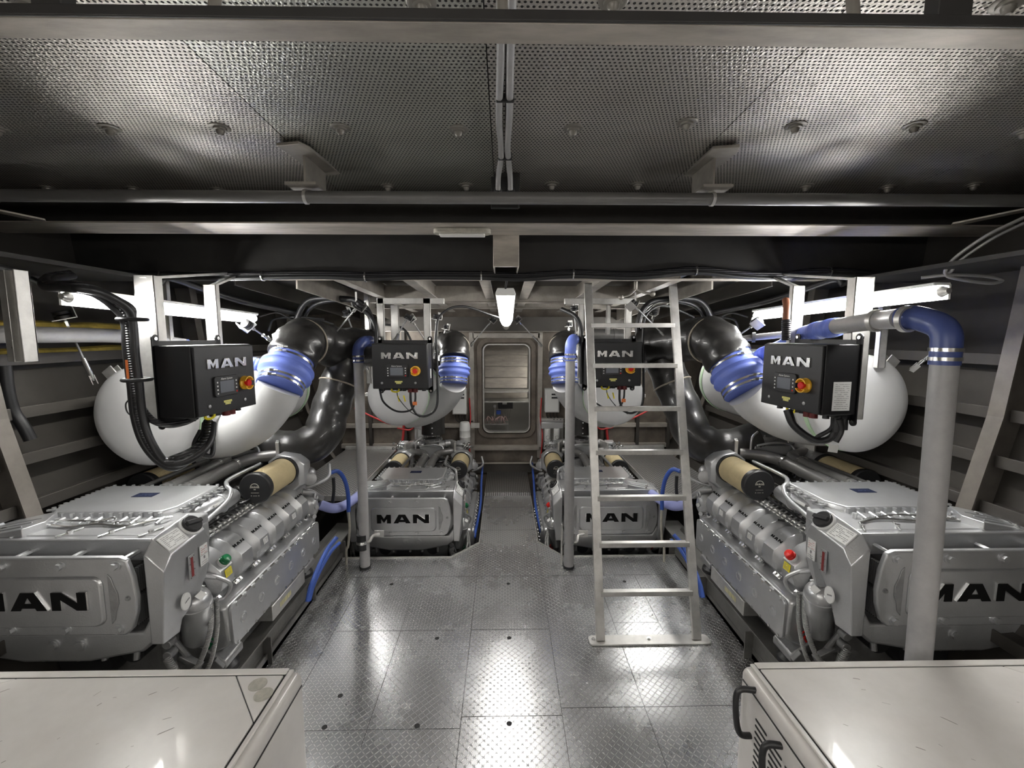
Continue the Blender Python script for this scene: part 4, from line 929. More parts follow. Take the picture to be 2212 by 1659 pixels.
# bare hanging channel, top left edge of the picture
x0 = P(2, 660, 1.45).x; x1 = P(68, 660, 1.45).x
mb = MB(); z1 = P(30, 585, 1.45).z; z0 = P(30, 781, 1.45).z
mb.box((x0, 1.45, z0), (x1, 1.456, z1)); mb.box((x1-.005, 1.41, z0), (x1, 1.456, z1)); mb.box((x0+.045, 1.425, z0), (x0+.05, 1.45, z1)); o = mb.build('hanger_channel', ALU, bevel=.0015)
tag(o, 'bare aluminium channel hanging from ceiling at the left frame edge', 'bracket'); MB().hexbolt((x0+.035, 1.45, z0+.045), (0, -1, 0), .009).build('bolt', CHROME, o)
# ------------------------------------------------------------------ grey water pipes
def elbow_clamps(par, p, d, r):
    for k in (0, .03): MB().ring(V(p)+V(d).normalized()*k, d, r, .003, 32, sq=.012).build('hose_clamp', CHROME, par)
# thick pipe in the right foreground
t = thing('water_pipe', 'thick grey vertical pipe with dark blue elbow in the right foreground', 'pipe', (1.36, 1.43, .02), 'vertical grey water pipes')
top = P(2041, 775, 1.42); bot = P(1984, 1424, 1.42); dirv = (bot-top).normalized(); foot = top+dirv*((top.z-.03)/(-dirv.z))
MB().cyl(foot, top, .037, .037, 40).build('tube', PIPEG, t)
hp = [P(1948, 688, 1.56), P(1893, 693, 1.78), P(1800, 706, 2.1)]
el = MB().tube([top+V((0, 0, -.02)), top+V((0, 0, .045)), top+V((0, .006, .082)), top+V((-.002, .035, .112)), hp[0]+V((.006, -.04, .002)), hp[0]], .0405, 28, k=6).build('blue_elbow', ELB, t, angle=60)
elbow_clamps(el, top+V((0, 0, .0)), (0, 0, 1), .041); MB().ring(hp[0]-V((0, .02, 0)), (-.05, 1, 0), .0405, .004, 32, sq=.012).build('hose_clamp', CHROME, el)
MB().tube(hp, .037, 28).build('horizontal_tube', PIPEG, t, angle=60)
MB().tube([hp[2]+V((.0, -.03, 0)), P(1745, 721, 2.30), P(1680, 755, 2.55), P(1645, 768, 2.75), P(1610, 800, 2.95)], .042, 20, k=24, rf=lambda u: .044+.0035*math.sin(u*330)).build('corrugated_hose', BLUE, t, angle=60)
for c in (P(1893, 693, 1.77), P(1960, 690, 1.52)):
    MB().ring(c, (-.1, 1, 0), .0375, .007, 32, sq=.02).build('pipe_clip', ALU, t)
# plain pipe high on the left
t = thing('water_pipe', 'pale grey horizontal pipe high on the left, passing behind the near left control box', 'pipe', (-2.15, 1.8, 1.75), 'horizontal grey water pipes')
hp = [P(-60, 722, 1.85), P(60, 723, 2.0), P(270, 727, 2.5), P(400, 745, 2.75)]
MB().tube(hp, .037, 24).build('tube', PIPEG, t, angle=60)
MB().tube([P(395, 745, 2.74), P(450, 765, 2.85), P(520, 778, 2.92), P(580, 795, 2.98)], .040, 20, k=24, rf=lambda u: .041+.003*math.sin(u*300)).build('corrugated_hose', BLUE, t, angle=60)
for s in (-1, 1):
    if s < 0: top = P(774, 780, 3.15); bot = P(789, 1226, 3.15)
    else: top = P(1232, 776, 3.13); bot = P(1228.5, 1226, 3.13)
    bot.z = floorz(3.14)+.004
    t = thing('water_pipe', ('slim grey pipe with blue elbow left of the aisle, before the far left engine' if s < 0 else 'slim grey vertical pipe with blue elbow, just left of the ladder'), 'pipe', bot, 'vertical grey water pipes')
    MB().cyl(bot, top, .037, .034, 32).build('tube', PIPEG, t); MB().ring(bot+V((0, 0, .006)), (0, 0, 1), .036, .006, 28, sq=.014).build('foot_seal', BLACK, t)
    q = 1 if s > 0 else 1
    e = MB().tube([top+V((0, 0, -.01)), top+V((0, 0, .06)), top+V((.006*q, .02, .105)), top+V((.025*q, .06, .135)), top+V((.045*q, .13, .14))], .040, 22, k=6).build('blue_elbow', BLUE if s > 0 else ELB, t, angle=60)
    elbow_clamps(e, top+V((0, 0, .005)), (0, 0, 1), .0405)
    MB().tube([top+V((.04*q, .11, .14)), top+V((.06*q, .16, .14)), top+V((.09*q, .22, .135))], .034, 20).build('upper_tube', PIPEG, t)
    pc = P(782.5 if s < 0 else 1229, 1170, 3.14)
    for dz in (.035, -.035): MB().cyl(pc+V((0, 0, dz-.022)), pc+V((0, 0, dz+.022)), .040, seg=28).build('rubber_sleeve', BLACK, t)
    MB().ring(pc, (0, 0, 1), .038, .006, 28, sq=.022).build('pipe_clip', CHROME, t)
    mb = MB(); mb.tube([pc+V((.038, -.01, 0)), pc+V((.06, -.01, .01)), pc+V((.075, .02, .035)), pc+V((.12, .04, .04))], .011, 8); mb.cbox(pc+V((.115, .045, .04)), (.07, .008, .05)); mb.build('clip_arm', ALU, t)
    if s > 0: MB().box((pc.x-.055, 3.16, floorz(3.16)), (pc.x-.045, 3.19, pc.z+.12)).build('support_post', ALU, t)

# ------------------------------------------------------------------ ladder
lt = thing('ladder', 'bare aluminium ladder with eight flat rungs standing right of the aisle', 'ladder', (.82, 2.335, floorz(2.335)))
La, Lb = P(1297, 1383, 2.335), P(1270, 612, 2.92); Ra, Rb = P(1505, 1381, 2.335), P(1453, 612, 2.92)
La.z = Ra.z = floorz(2.335)+.012
for a, b in ((La, Lb), (Ra, Rb)): MB().beam(a, b, .050 if a is La else .050, .022, (1, 0, 0) if False else (0, 1, 0)).build('rail', ALU, lt, bevel=.002)
def at(a, b, z): return a+(b-a)*((z-a.z)/(b.z-a.z))
for py in (1281, 1176, 1076, 977, 883, 790, 703, 640):
    # rung height from the pixel row on the leaning plane
    lo, hi = 0., 1.3
    for _ in range(40):
        mid = (lo+hi)/2; p = La+(Lb-La)*mid; v = p-CAM; sy = 829.5-FPX*v.dot(up)/v.dot(fw)
        if sy > py: lo = mid
        else: hi = mid
    a = La+(Lb-La)*lo; b = Ra+(Rb-Ra)*lo
    if py != 640: MB().beam(a+V((.01, 0, 0)), b-V((.01, 0, 0)), .035, .028).build('rung', ALU, lt, bevel=.0015)
mb = MB(); a, b = P(1272, 1384, 2.335), P(1533, 1382, 2.335); z = floorz(2.335)
mb.prism(rrect(a.x, 2.30, b.x, 2.38, .025), frame((0, 0, z+.0015), (1, 0, 0), (0, 0, 1)), 0, .009); fb = mb.build('foot_plate', ALU, lt, bevel=.001)
mb = MB()
for u in (.04, .5): mb.hexbolt((a.x+(b.x-a.x)*u, 2.345, z+.011), (0, 0, 1), .008)
mb.build('foot_bolt', CHROME, fb)
# pull handle under the hatch above it
mb = MB(); c = P(1373, 625, 2.95); mb.cyl(c+V((0, 0, .05)), c, .012); mb.tube([c, c+V((-.04, 0, -.035)), c+V((-.09, 0, -.05))], .008, 8); mb.tube([c, c+V((.05, 0, -.02)), c+V((.11, 0, -.03))], .008, 8); mb.sphere(c+V((-.095, 0, -.052)), .018); mb.sphere(c+V((.115, 0, -.03)), .018)
tag(mb.build('hatch_dog', ALUD), 'metal hatch clamp with ball ends hanging between the ladder rails', 'handle')

# ------------------------------------------------------------------ lamps
def tube_lamp(a, b, lab, w=.045, m=None):
    t = thing('tube_lamp', lab, 'lamp', ((a[0]+b[0])/2, (a[1]+b[1])/2, (a[2]+b[2])/2), 'long tube lamps along the hull')
    a, b = V(a), V(b)
    MB().beam(a+V((0, 0, .03)), b+V((0, 0, .03)), .07, .014).build('housing', WHITEP, t, bevel=.003)
    sg = -1 if (a.x+b.x) < 0 else 1
    MB().beam(a+V((sg*.033, 0, .0)), b+V((sg*.033, 0, .0)), .010, .06).build('reflector', WHITEP, t)
    d = (b-a).normalized(); MB().cyl(a, b, w/2, seg=16).build('lit_tube', m or LED, t)
    for p, q in ((a, -1), (b, 1)): MB().cyl(p+d*q*.001, p+d*q*.03, w/2, w/4, seg=16).build('end_cap', ALU, t)
    return t
tube_lamp(P(148, 642, 1.76), P(548, 688, 3.08), 'lit tube lamp high on the left, behind the bars of near left control box')
tube_lamp(P(2034, 630, 1.76), P(1634, 681, 3.08), 'lit tube lamp high on the right, above the thick grey pipe')
tube_lamp(P(770, 720, 4.2), P(812, 719, 5.0), 'small far lit tube lamp left, beside the bars of far left control box', .03)
tube_lamp(P(1460, 712, 3.9), P(1380, 719, 4.9), 'small far lit tube lamp behind the upper ladder rungs', .03)
# unseen fittings of the same kind further forward in the room light the near end
for x, y0, y1, z, lab in ((-1.45, -1.3, .0, 1.98, 'tube lamp on the left hull side beside the viewpoint'), (1.45, -1.3, .0, 1.98, 'tube lamp on the right hull side beside the viewpoint'),
                          (-.75, -1.9, -.7, 1.95, 'tube lamp behind the viewpoint, left of its middle'), (.75, -1.9, -.7, 1.95, 'tube lamp behind the viewpoint, right of its middle')):
    tube_lamp((x, y0, z), (x, y1, z), lab, m=LEDB)
t = thing('batten_lamp', 'bright lit batten lamp hanging over the aisle in the centre', 'lamp', (0, 3.4, 2.0))
a = P(1092, 634, 2.80); b = P(1093.5, 690, 4.2)
MB().loft([[p+V((x, 0, z)) for x, z in ((-.065, .0), (-.055, -.012), (.055, -.012), (.065, 0), (.05, .035), (-.05, .035))] for p in (a, b)]).build('housing', WHITEP, t, bevel=.003)
MB().loft([[p+V((x, 0, z)) for x, z in ((-.058, -.013), (-.045, -.035), (.045, -.035), (.058, -.013))] for p in (a+V((0, .02, 0)), b)]).build('lit_diffuser', LEDC, t)
MB().cyl(b+V((0, .03, -.02)), b+V((0, .25, -.065)), .048, .03, seg=20).build('end_cone', CHROME, t)
MB().tube([a+V((0, 0, .03)), a+V((.01, -.05, .10)), a+V((0, -.1, .14))], .006, 8).build('lead', BLACK, t)
MB().cyl(b+V((0, -.1, .03)), b+V((0, -.1, .13)), .006, seg=8).build('hanging_rod', ALU, t)
c = P(996, 499, 2.10); t = thing('bulkhead_lamp', 'small unlit oblong lamp on the second ceiling beam, left of centre', 'lamp', c)
M = frame((c.x, 2.16, 2.2915), (1, 0, 0), (0, 0, -1))
MB().prism(rrect(-.135, -.035, .135, .035, .03), M, 0, .022).build('base', BONE, t, bevel=.003); MB().prism(rrect(-.108, -.024, .108, .024, .008), M, .022, .032).build('diffuser', LEDO, t, bevel=.003)

# ------------------------------------------------------------------ ceiling pipe, its brackets, the centre cables
o = MB().cyl((-2.35, 1.85, 2.343), (2.35, 1.85, 2.343), .024, seg=24).build('ceiling_pipe', TUBEG); tag(o, 'long grey pipe crossing the whole room below the perforated ceiling', 'pipe')
for s in (-1, 1):
    X = -.795 if s < 0 else .847
    q = -s
    t = thing('pipe_bracket', 'Z-shaped ceiling bracket clamping the long pipe, %s of centre' % ('left' if s < 0 else 'right'), 'bracket', (X, 1.85, 2.39), 'pipe brackets on the ceiling')
    zc = ceilz(1.85)
    M = frame((X+.015*q, 1.86, zc-.001), (1, 0, 0), (0, .034, -1))
    pl = MB().prism([(-.055, .15), (.035, .17), (.055, .12), (.065, -.16), (.03, -.18), (-.04, -.16)], M, 0, .012); pl.build('ceiling_plate', ALUD, t, bevel=.002)
    MB().box((X+.02*q-.004, 1.80, 2.386), (X+.02*q+.004, 2.0, zc-.012)).build('web', ALUD, t)
    f = MB().box((X-.06, 1.80, 2.376), (X+.06, 1.94, 2.386)).build('foot', ALUD, t)
    mb = MB(); mb.hexbolt((X, 1.87, 2.376), (0, 0, -1), .012); mb.build('bolt', CHROME, f)
    MB().ring((X, 1.85, 2.343), (1, 0, 0), .024, .004, 24, sq=.012).build('u_clip', ALU, t)
t = thing('cable_run', 'pair of grey cables tied along the middle of the perforated ceiling', 'cable', (.0, 1.4, ceilz(1.4)-.02))
for i, x in enumerate((-.012, .012)):
    pts = [(x+.006, .87, ceilz(.87)-.016), (x+.004, 1.2, ceilz(1.2)-.016), (x*1.4, 1.5, ceilz(1.5)-.016), (x, 1.7, ceilz(1.7)-.016), (x*1.2+.002, 1.82, ceilz(1.82)-.018), (x*2, 1.93, ceilz(1.93)-.034), (x*2.2, 1.97, ceilz(1.97)-.08)]
    MB().tube(pts, .0115, 12).build('cable', PIPEG, t)
for y in (.90, 1.4, 1.80): MB().cbox((.003, y, ceilz(y)-.017), (.054, .006 if y > 1 else .02, .028)).build('tie', BLACK, t, bevel=.003)
t = thing('cable_gland_box', 'black bracket with two cable glands at the centre of the ceiling', 'bracket', (0, 1.71, 2.42))
MB().box((-.058, 1.98, 2.34), (.062, 2.0, 2.47)).build('plate', BLACK, t, bevel=.003)
for x in (-.026, .028): MB().ring((x, 1.975, 2.41), (0, 1, .3), .012, .008, 20).build('gland', BLACK, t)

# long cable bundle along the deep beam
t = thing('cable_loom', 'black cable loom slung along the bottom of the deep ceiling beam', 'cable', (0, 2.46, 2.13))
xs = [100, 160, 240, 340, 430, 570, 700, 790, 900, 1040, 1130, 1240, 1370, 1500, 1600, 1690, 1790, 1900, 1980, 2060, 2150]
ys = [612, 594, 592, 594, 596, 594, 592, 596, 593, 594, 597, 590, 594, 583, 592, 594, 585, 594, 600, 596, 590]
MB().tube([P(x, y, 2.56) for x, y in zip(xs, ys)], .022, 12, k=5).build('conduit', CONDUIT, t, angle=60)
MB().tube([P(x, y+6, 2.55) for x, y in zip(xs[::-1], ys[::-1])], .014, 10, k=5).build('cable', BLACK, t, angle=60)
for px in (350, 568, 790, 1040, 1238, 1502, 1790):
    y = ys[min(range(len(xs)), key=lambda i: abs(xs[i]-px))]; MB().ring(P(px, y+2, 2.555), (1, 0, 0), .026, .003, 20, sq=.008).build('clip', CHROME, t)
def cable(pts, r, m, lab, name='cable', cat='cable', group=None, k=8):
    o = MB().tube(pts, r, 10, k=k).build(name, m, angle=60); return tag(o, lab, cat, group)
# near left bundle: over the lamp, down the bar, looping up to the box
t = thing('cable_bundle', 'thick bundle of ribbed black cables looping down beside the near left control box', 'cable', (-1.6, 1.9, 1.3))
for k in range(5):
    o_ = V((.016*(k % 3)-.016, .012*(k//3), .010*(k % 2)))
    z = lambda x, y, d: P(x, y, d)+o_
    pts = [z(150, 596, 2.1), z(105, 604, 1.95), z(108, 620, 1.82), z(155, 622, 1.72), z(212, 634, 1.78), z(255+5*k, 664, 1.85), z(278, 695, 1.87), z(283, 760, 1.87), z(292, 830, 1.87), z(300, 900, 1.87), z(318, 955, 1.87), z(350, 995+2*k, 1.87), z(385, 1010-5*k, 1.88), z(425, 985-3*k, 1.92), z(447, 950, 1.98), z(452, 915, 2.05)]
    MB().tube(pts, .0165, 10, k=6).build('ribbed_cable', CONDUIT if k % 2 else BLACK, t, angle=60)
MB().tube([P(305, 880, 1.88), P(330, 908, 1.9), P(365, 918, 1.93), P(400, 912, 1.98), P(425, 900, 2.02)], .014, 10).build('ribbed_cable', CONDUIT, t, angle=60)
MB().tube([P(283, 860, 1.86), P(272, 872, 1.86), P(275, 890, 1.86), P(290, 902, 1.86)], .003, 8).build('tie_loop', BLACK, t)
for px, py in ((281, 690), (291, 820)): MB().ring(P(px, py, 1.875)+V((.01, 0, 0)), (0, 0, 1), .048, .008, 28).build('collar', BLACK, t)
MB().cbox(P(275, 800, 1.83), (.008, .004, .085)).build('orange_tag', ORANGE, t)
o = cable([P(433, 930, 2.0), P(420, 965, 1.95), P(455, 985, 1.96), P(460, 950, 2.0), P(455, 920, 2.04)], .010, BLACK, 'loop of black cable below the near left control box')
# near right box leads
t = thing('cable_bundle', 'black cables drooping from the near right control box', 'cable', (1.45, 1.9, 1.3))
MB().tube([P(1700, 885, 2.1), P(1712, 915, 2.08), P(1740, 940, 2.05), P(1770, 953, 2.02), P(1800, 940, 2.0), P(1812, 900, 1.98)], .017, 10).build('cable', BLACK, t, angle=60)
MB().tube([P(1706, 885, 2.1), P(1722, 925, 2.08), P(1752, 948, 2.05), P(1772, 940, 2.02), P(1796, 925, 2.0), P(1800, 900, 1.98)], .010, 10).build('cable', BLACK, t, angle=60)
MB().tube([P(1812, 905, 1.95), P(1818, 930, 1.95), P(1806, 955, 1.95)], .011, 10).build('cable', BLACK, t, angle=60)
MB().cbox(P(1800, 969, 1.95), (.045, .002, .035), ry=.15).build('white_tag', PAPER, t)
t = thing('junction_tee', 'black cable tee joint on the near right control box side', 'fitting', P(1812, 900, 1.97)); mb = MB()
p = P(1810, 905, 1.97); mb.cyl(p+V((-.05, 0, .03)), p+V((.04, 0, .01)), .018); mb.cyl(p+V((0, 0, .02)), p+V((0, 0, -.06)), .018); mb.cyl(p+V((.03, 0, .02)), p+V((.03, 0, -.05)), .016); mb.build('body', BLACK, t)
o = MB().cyl(P(1698, 735, 2.25), P(1698, 690, 2.25), .020).build('conduit_stub', CONDUIT); tag(o, 'ribbed black conduit entering top of near right control box', 'conduit')
MB().tube([P(1698, 692, 2.25), P(1699, 660, 2.27), P(1697, 648, 2.3)], .017, 12).build('copper_sleeve', RUST, o)
# far boxes' leads
for s, bx, nm in ((-1, B2, 'far left control box'), (1, B3, 'control box behind the ladder')):
    c = V(bx.location); t = thing('cable_bundle', 'thin black leads looping beneath the ' + nm, 'cable', c+V((0, 0, -.2)), 'leads under the inner control boxes')
    MB().tube([c+V((.055, .05, -.03)), c+V((.06, .05, -.12)), c+V((.10, .05, -.19)), c+V((.17, .06, -.2)), c+V((.235, .08, -.13)), c+V((.24, .1, .1)), c+V((.235, .12, .38)), c+V((.27, .14, .52)), c+V((.42, .2, .58)), c+V((.68, .3, .50))], .0085, 10).build('cable', BLACK, t, angle=60)
    MB().tube([c+V((.09, .05, -.03)), c+V((.085, .05, -.10)), c+V((.05, .05, -.16)), c+V((-.05, .05, -.165)), c+V((-.14, .06, -.10)), c+V((-.17, .08, -.01))], .007, 10).build('cable', BLACK, t, angle=60)
    MB().tube([c+V((-.04, .05, -.01)), c+V((-.03, .05, -.07)), c+V((.04, .05, -.16)), c+V((.12, .05, -.21))], .003, 8).build('wire', BLACK, t)
    for x in (-.03, .012): MB().cbox(c+V((x, .05, -.075)), (.009, .004, .045), ry=-.25).build('yellow_tag', YELLOW, t)
    MB().cbox(c+V((.085, .045, -.11)), (.03, .004, .025)).build('orange_tag', ORANGE, t)
    MB().tube([c+V((-.20, .16, 0)), c+V((-.21, .16, .2)), c+V((-.21, .18, .40)), c+V((-.25, .2, .50)), c+V((-.34, .3, .56))], .016, 10).build('conduit', BLACK, t, angle=60)
# overhead black looms left and right
for s in (-1, 1):
    m = lambda a, b, c: mx(P(a, b, c), s)
    nm = 'left' if s < 0 else 'right'
    cable([m(345, 612, 2.55), m(365, 600, 2.6), m(440, 625, 2.8), m(520, 650, 3.05), m(600, 668, 3.3), m(660, 680, 3.5)], .020, BLACK, 'black loom running aft along the %s ceiling above the tube lamp' % nm)
    cable([m(640, 690, 3.4), m(655, 660, 3.4), m(680, 645, 3.4), m(740, 645, 3.4), m(780, 655, 3.4), m(802, 690, 3.4), m(805, 750, 3.4)], .022, BLACK, 'black cable bundle arching near the ceiling, %s of the inner control boxes' % nm)
    cable([m(650, 700, 3.5), m(668, 668, 3.45), m(700, 652, 3.42), m(760, 650, 3.42), m(790, 672, 3.45)], .016, BLACK, 'second black cable arching below the ceiling, %s side' % nm)
    cable([m(580, 715, 3.4), m(592, 690, 3.4), m(640, 685, 3.4), m(700, 690, 3.5)], .009, BLACK, 'thin black cable over the lagged exhaust, %s side' % nm)
    cable([m(560, 684, 3.2), m(600, 676, 3.3), m(640, 694, 3.4), m(690, 692, 3.5), m(720, 700, 3.6)], .006, BLACK, 'thin wire draped over the lagged exhaust, %s side' % nm)
    cable([m(820, 700, 4.0), m(860, 705, 4.0), m(880, 720, 4.0), m(893, 750, 4.0)], .010, BLACK, 'black hose arc behind the inner bars, %s side' % nm)
cable([P(2212, 470, 1.9), P(2130, 510, 1.95), P(2060, 560, 2.05), P(2042, 592, 2.1), P(2075, 604, 2.1), P(2140, 612, 2.1), P(2165, 605, 2.1), P(2120, 596, 2.1), P(2050, 594, 2.1), P(1990, 600, 2.15)], .0075, PIPEG, 'pair of pale cables looping at the upper right corner', k=6)
cable([P(2212, 482, 1.9), P(2140, 518, 1.95), P(2070, 566, 2.05), P(2050, 590, 2.1), P(2010, 597, 2.15)], .0065, PIPEG, 'second pale cable beside the loop in the upper right corner')
cable([P(10, 790, 2.05), P(18, 850, 2.05), P(30, 890, 2.06), P(50, 920, 2.07), P(66, 950, 2.08)], .024, BLACK, 'thick black hose against the hull at the left frame edge', 'hose', 'hose')
cable([P(-10, 575, 1.7), P(40, 590, 1.8), P(90, 612, 1.95), P(140, 622, 2.0)], .013, BLACK, 'black cable slanting down from the upper left edge')

# ------------------------------------------------------------------ silencer and pipe hangers: rubber mount, threaded rod, turnbuckle
HG = [0]
def hanger(top, bot, lab, br=.03):
    t = thing('hanger_rod', lab, 'hanger', bot, 'rods with rubber mounts hanging the exhausts')
    top, bot = V(top), V(bot); d = (bot-top).normalized()
    mb = MB(); M = frame(top, d.orthogonal(), d)
    mb.box((-br*1.3, -br*1.1, -.004), (br*1.3, br*1.1, 0), M); mb.box((-br*1.3, -br*1.1, -.06), (-br*1.3+.004, br*1.1, 0), M); mb.beam(top, (top.x, top.y+.002, 2.09 if 1.97 < top.z < 2.07 else top.z+.02), .012, .004, (0, 1, 0)); mb.build('angle_plate', ALU, t)
    MB().lathe(top, d, [(-.045, br*.55), (-.042, br), (-.028, br), (-.024, br*.7), (-.02, br), (-.004, br)], 20).build('rubber_mount', BLACK, t)
    MB().cyl(top, bot, .0055, seg=10).build('rod', SILVD, t)
    L = (bot-top).length; a = top+d*L*.62; MB().cyl(a, bot-d*.01, .011, seg=12).build('turnbuckle', CHROME, t); MB().cyl(top+d*.01, top+d*.035, .011, seg=6).build('nut', CHROME, t)
    mb = MB(); M = frame(bot, d.orthogonal(), d)
    for q in (-.012, .009): mb.box((q, -.012, -.03), (q+.003, .012, .02), M)
    mb.build('fork', ALU, t)
hanger(P(140, 690, 2.35), P(203, 822, 2.42), 'rod from the bracket at far left down to the near left silencer drum', .038)
hanger(P(2035, 745, 2.3), P(1975, 795, 2.42), 'short rod between thick grey pipe and near right silencer drum', .03)
hanger(P(770, 665, 3.1), P(700, 748, 3.15), 'slanting rod over the left lagged pipe, its turnbuckle bright')
hanger(P(1372, 662, 3.1), P(1458, 748, 3.15), 'slanting rod seen between the upper ladder rungs')
hanger(P(540, 705, 2.8), P(585, 735, 2.95), 'short rod right of near left control box')
hanger(P(1630, 700, 2.8), P(1580, 735, 2.95), 'short rod left of near right control box')
hanger(P(892, 695, 3.9), P(935, 760, 3.95), 'rod slanting behind the right bar of far left control box', .024)
hanger(P(943, 690, 3.9), P(936, 770, 3.95), 'upright rod right of the far left control box', .028)
hanger(P(962, 712, 4.2), P(950, 775, 4.2), 'thin rod above the far left black exhaust', .022)
hanger(P(1060, 695, 4.6), P(1018, 745, 4.6), 'rod left of the central batten lamp', .024)
hanger(P(1122, 695, 4.6), P(1168, 745, 4.6), 'rod right of the central batten lamp', .024)
hanger(P(1240, 672, 3.7), P(1246, 745, 3.75), 'upright rod left of the ladder top', .028)
hanger(P(1228, 706, 4.2), P(1230, 770, 4.2), 'thin rod above the far right blue elbow', .022)
hanger(P(750, 682, 3.4), P(795, 800, 3.6), 'rod running down to the far left silencer drum', .024)
hanger(P(1412, 680, 3.4), P(1392, 800, 3.6), 'rod behind the ladder down to the far right silencer drum', .024)
hanger(P(878, 690, 3.6), P(850, 740, 3.6), 'short rod between the bars of far left control box', .024)
# grey plastic pipes aft near ceiling
o = MB().tube([P(1270, 722, 3.9), P(1330, 724, 3.9), P(1345, 724, 3.9)], .052, 24).build('plastic_pipe', TUBEG); tag(o, 'short dark grey plastic pipe behind the ladder, above the control box', 'pipe'); MB().ring(P(1328, 724, 3.9), (1, 0, 0), .052, .006, 24, sq=.03).build('collar', TUBEG, o)
o = MB().tube([P(1580, 735, 2.9), P(1630, 729, 2.8), P(1700, 722, 2.65), P(1760, 716, 2.5)], .020, 16).build('plastic_pipe', TUBEG); tag(o, 'thin dark grey pipe running behind the near right control box', 'pipe')
MB().ring(P(1628, 729, 2.81), (1, -.5, 0), .022, .010, 20, sq=.02).build('clip', BLACK, o)

# ------------------------------------------------------------------ equipment on the far bulkhead
def cabinet(x0, x1, z0, z1, lab):
    t = thing('electrical_cabinet', lab, 'cabinet', ((x0+x1)/2, 5.2, z0), 'white cabinets on the far bulkhead')
    MB().box((x0, 5.16, z0), (x1, 5.295, z1)).build('case', WHITEP, t, bevel=.004); MB().box((x0+.01, 5.15, z0+.01), (x1-.01, 5.158, z1-.01)).build('door', WHITEP, t, bevel=.003)
    for z in (z1-.07, z1-.11): MB().box(((x0+x1)/2-.01, 5.143, z), ((x0+x1)/2+.06, 5.151, z+.018)).build('latch', BLACK, t)
    mb = MB()
    for k in range(4): x = x0+.03+.04*k; mb.tube([(x, 5.22, z0), (x, 5.22, z0-.05), (x+.03, 5.22, z0-.10), (x+.09, 5.2, z0-.09)], .006, 6)
    mb.build('cable_tail', BLACK, t)
cabinet(-.62, -.455, .86, 1.16, 'white electrical cabinet left of the far hatch')
cabinet(.48, .65, .88, 1.16, 'white electrical cabinet right of the far hatch')
def filters(x, sgn, lab, canx):
    t = thing('filter_set', lab, 'fuel filter', (x, 5.1, .5), 'filter sets on the far bulkhead')
    MB().box((x-.13, 5.08, .70), (x+.13, 5.14, .775)).build('head', SILVER, t, bevel=.005)
    for q in (-.055, .055):
        c = MB().cyl((x+q, 5.1, .47), (x+q, 5.1, .70), .037, seg=24).build('canister', WHITEP, t, bevel=.004)
        MB().ring((x+q, 5.1-.0, .60), (0, 1, 0), .02, .002, 18, sq=.08).build('mark', INK, c)
    MB().box((x-.15, 5.2, .45), (x+.15, 5.29, .80)).build('bracket', ALU, t)
    o = thing('header_bottle', 'white ribbed canister %s' % canx[1], 'canister', (canx[0], 5.1, .55))
    MB().lathe((canx[0], 5.1, .52), (0, 0, 1), [(0, .05), (.0, .062), (.08, .064), (.085, .067), (.09, .064), (.16, .064), (.165, .067), (.17, .064), (.24, .06), (.26, .05)], 28).build('body', WHITEP, o)
    MB().box((canx[0]+.07 if sgn < 0 else canx[0]-.12, 5.14, .70), (canx[0]+.17 if sgn < 0 else canx[0]-.07, 5.15, .76)).build('bracket', ALU, o)
filters(-.93, -1, 'pair of white spin-on filters behind the far left engine', (-.47, 'right behind the far left engine'))
filters(.56, 1, 'pair of white spin-on filters behind the far right engine, near the hatch', (.98, 'behind the far right engine, beside the ladder rail'))
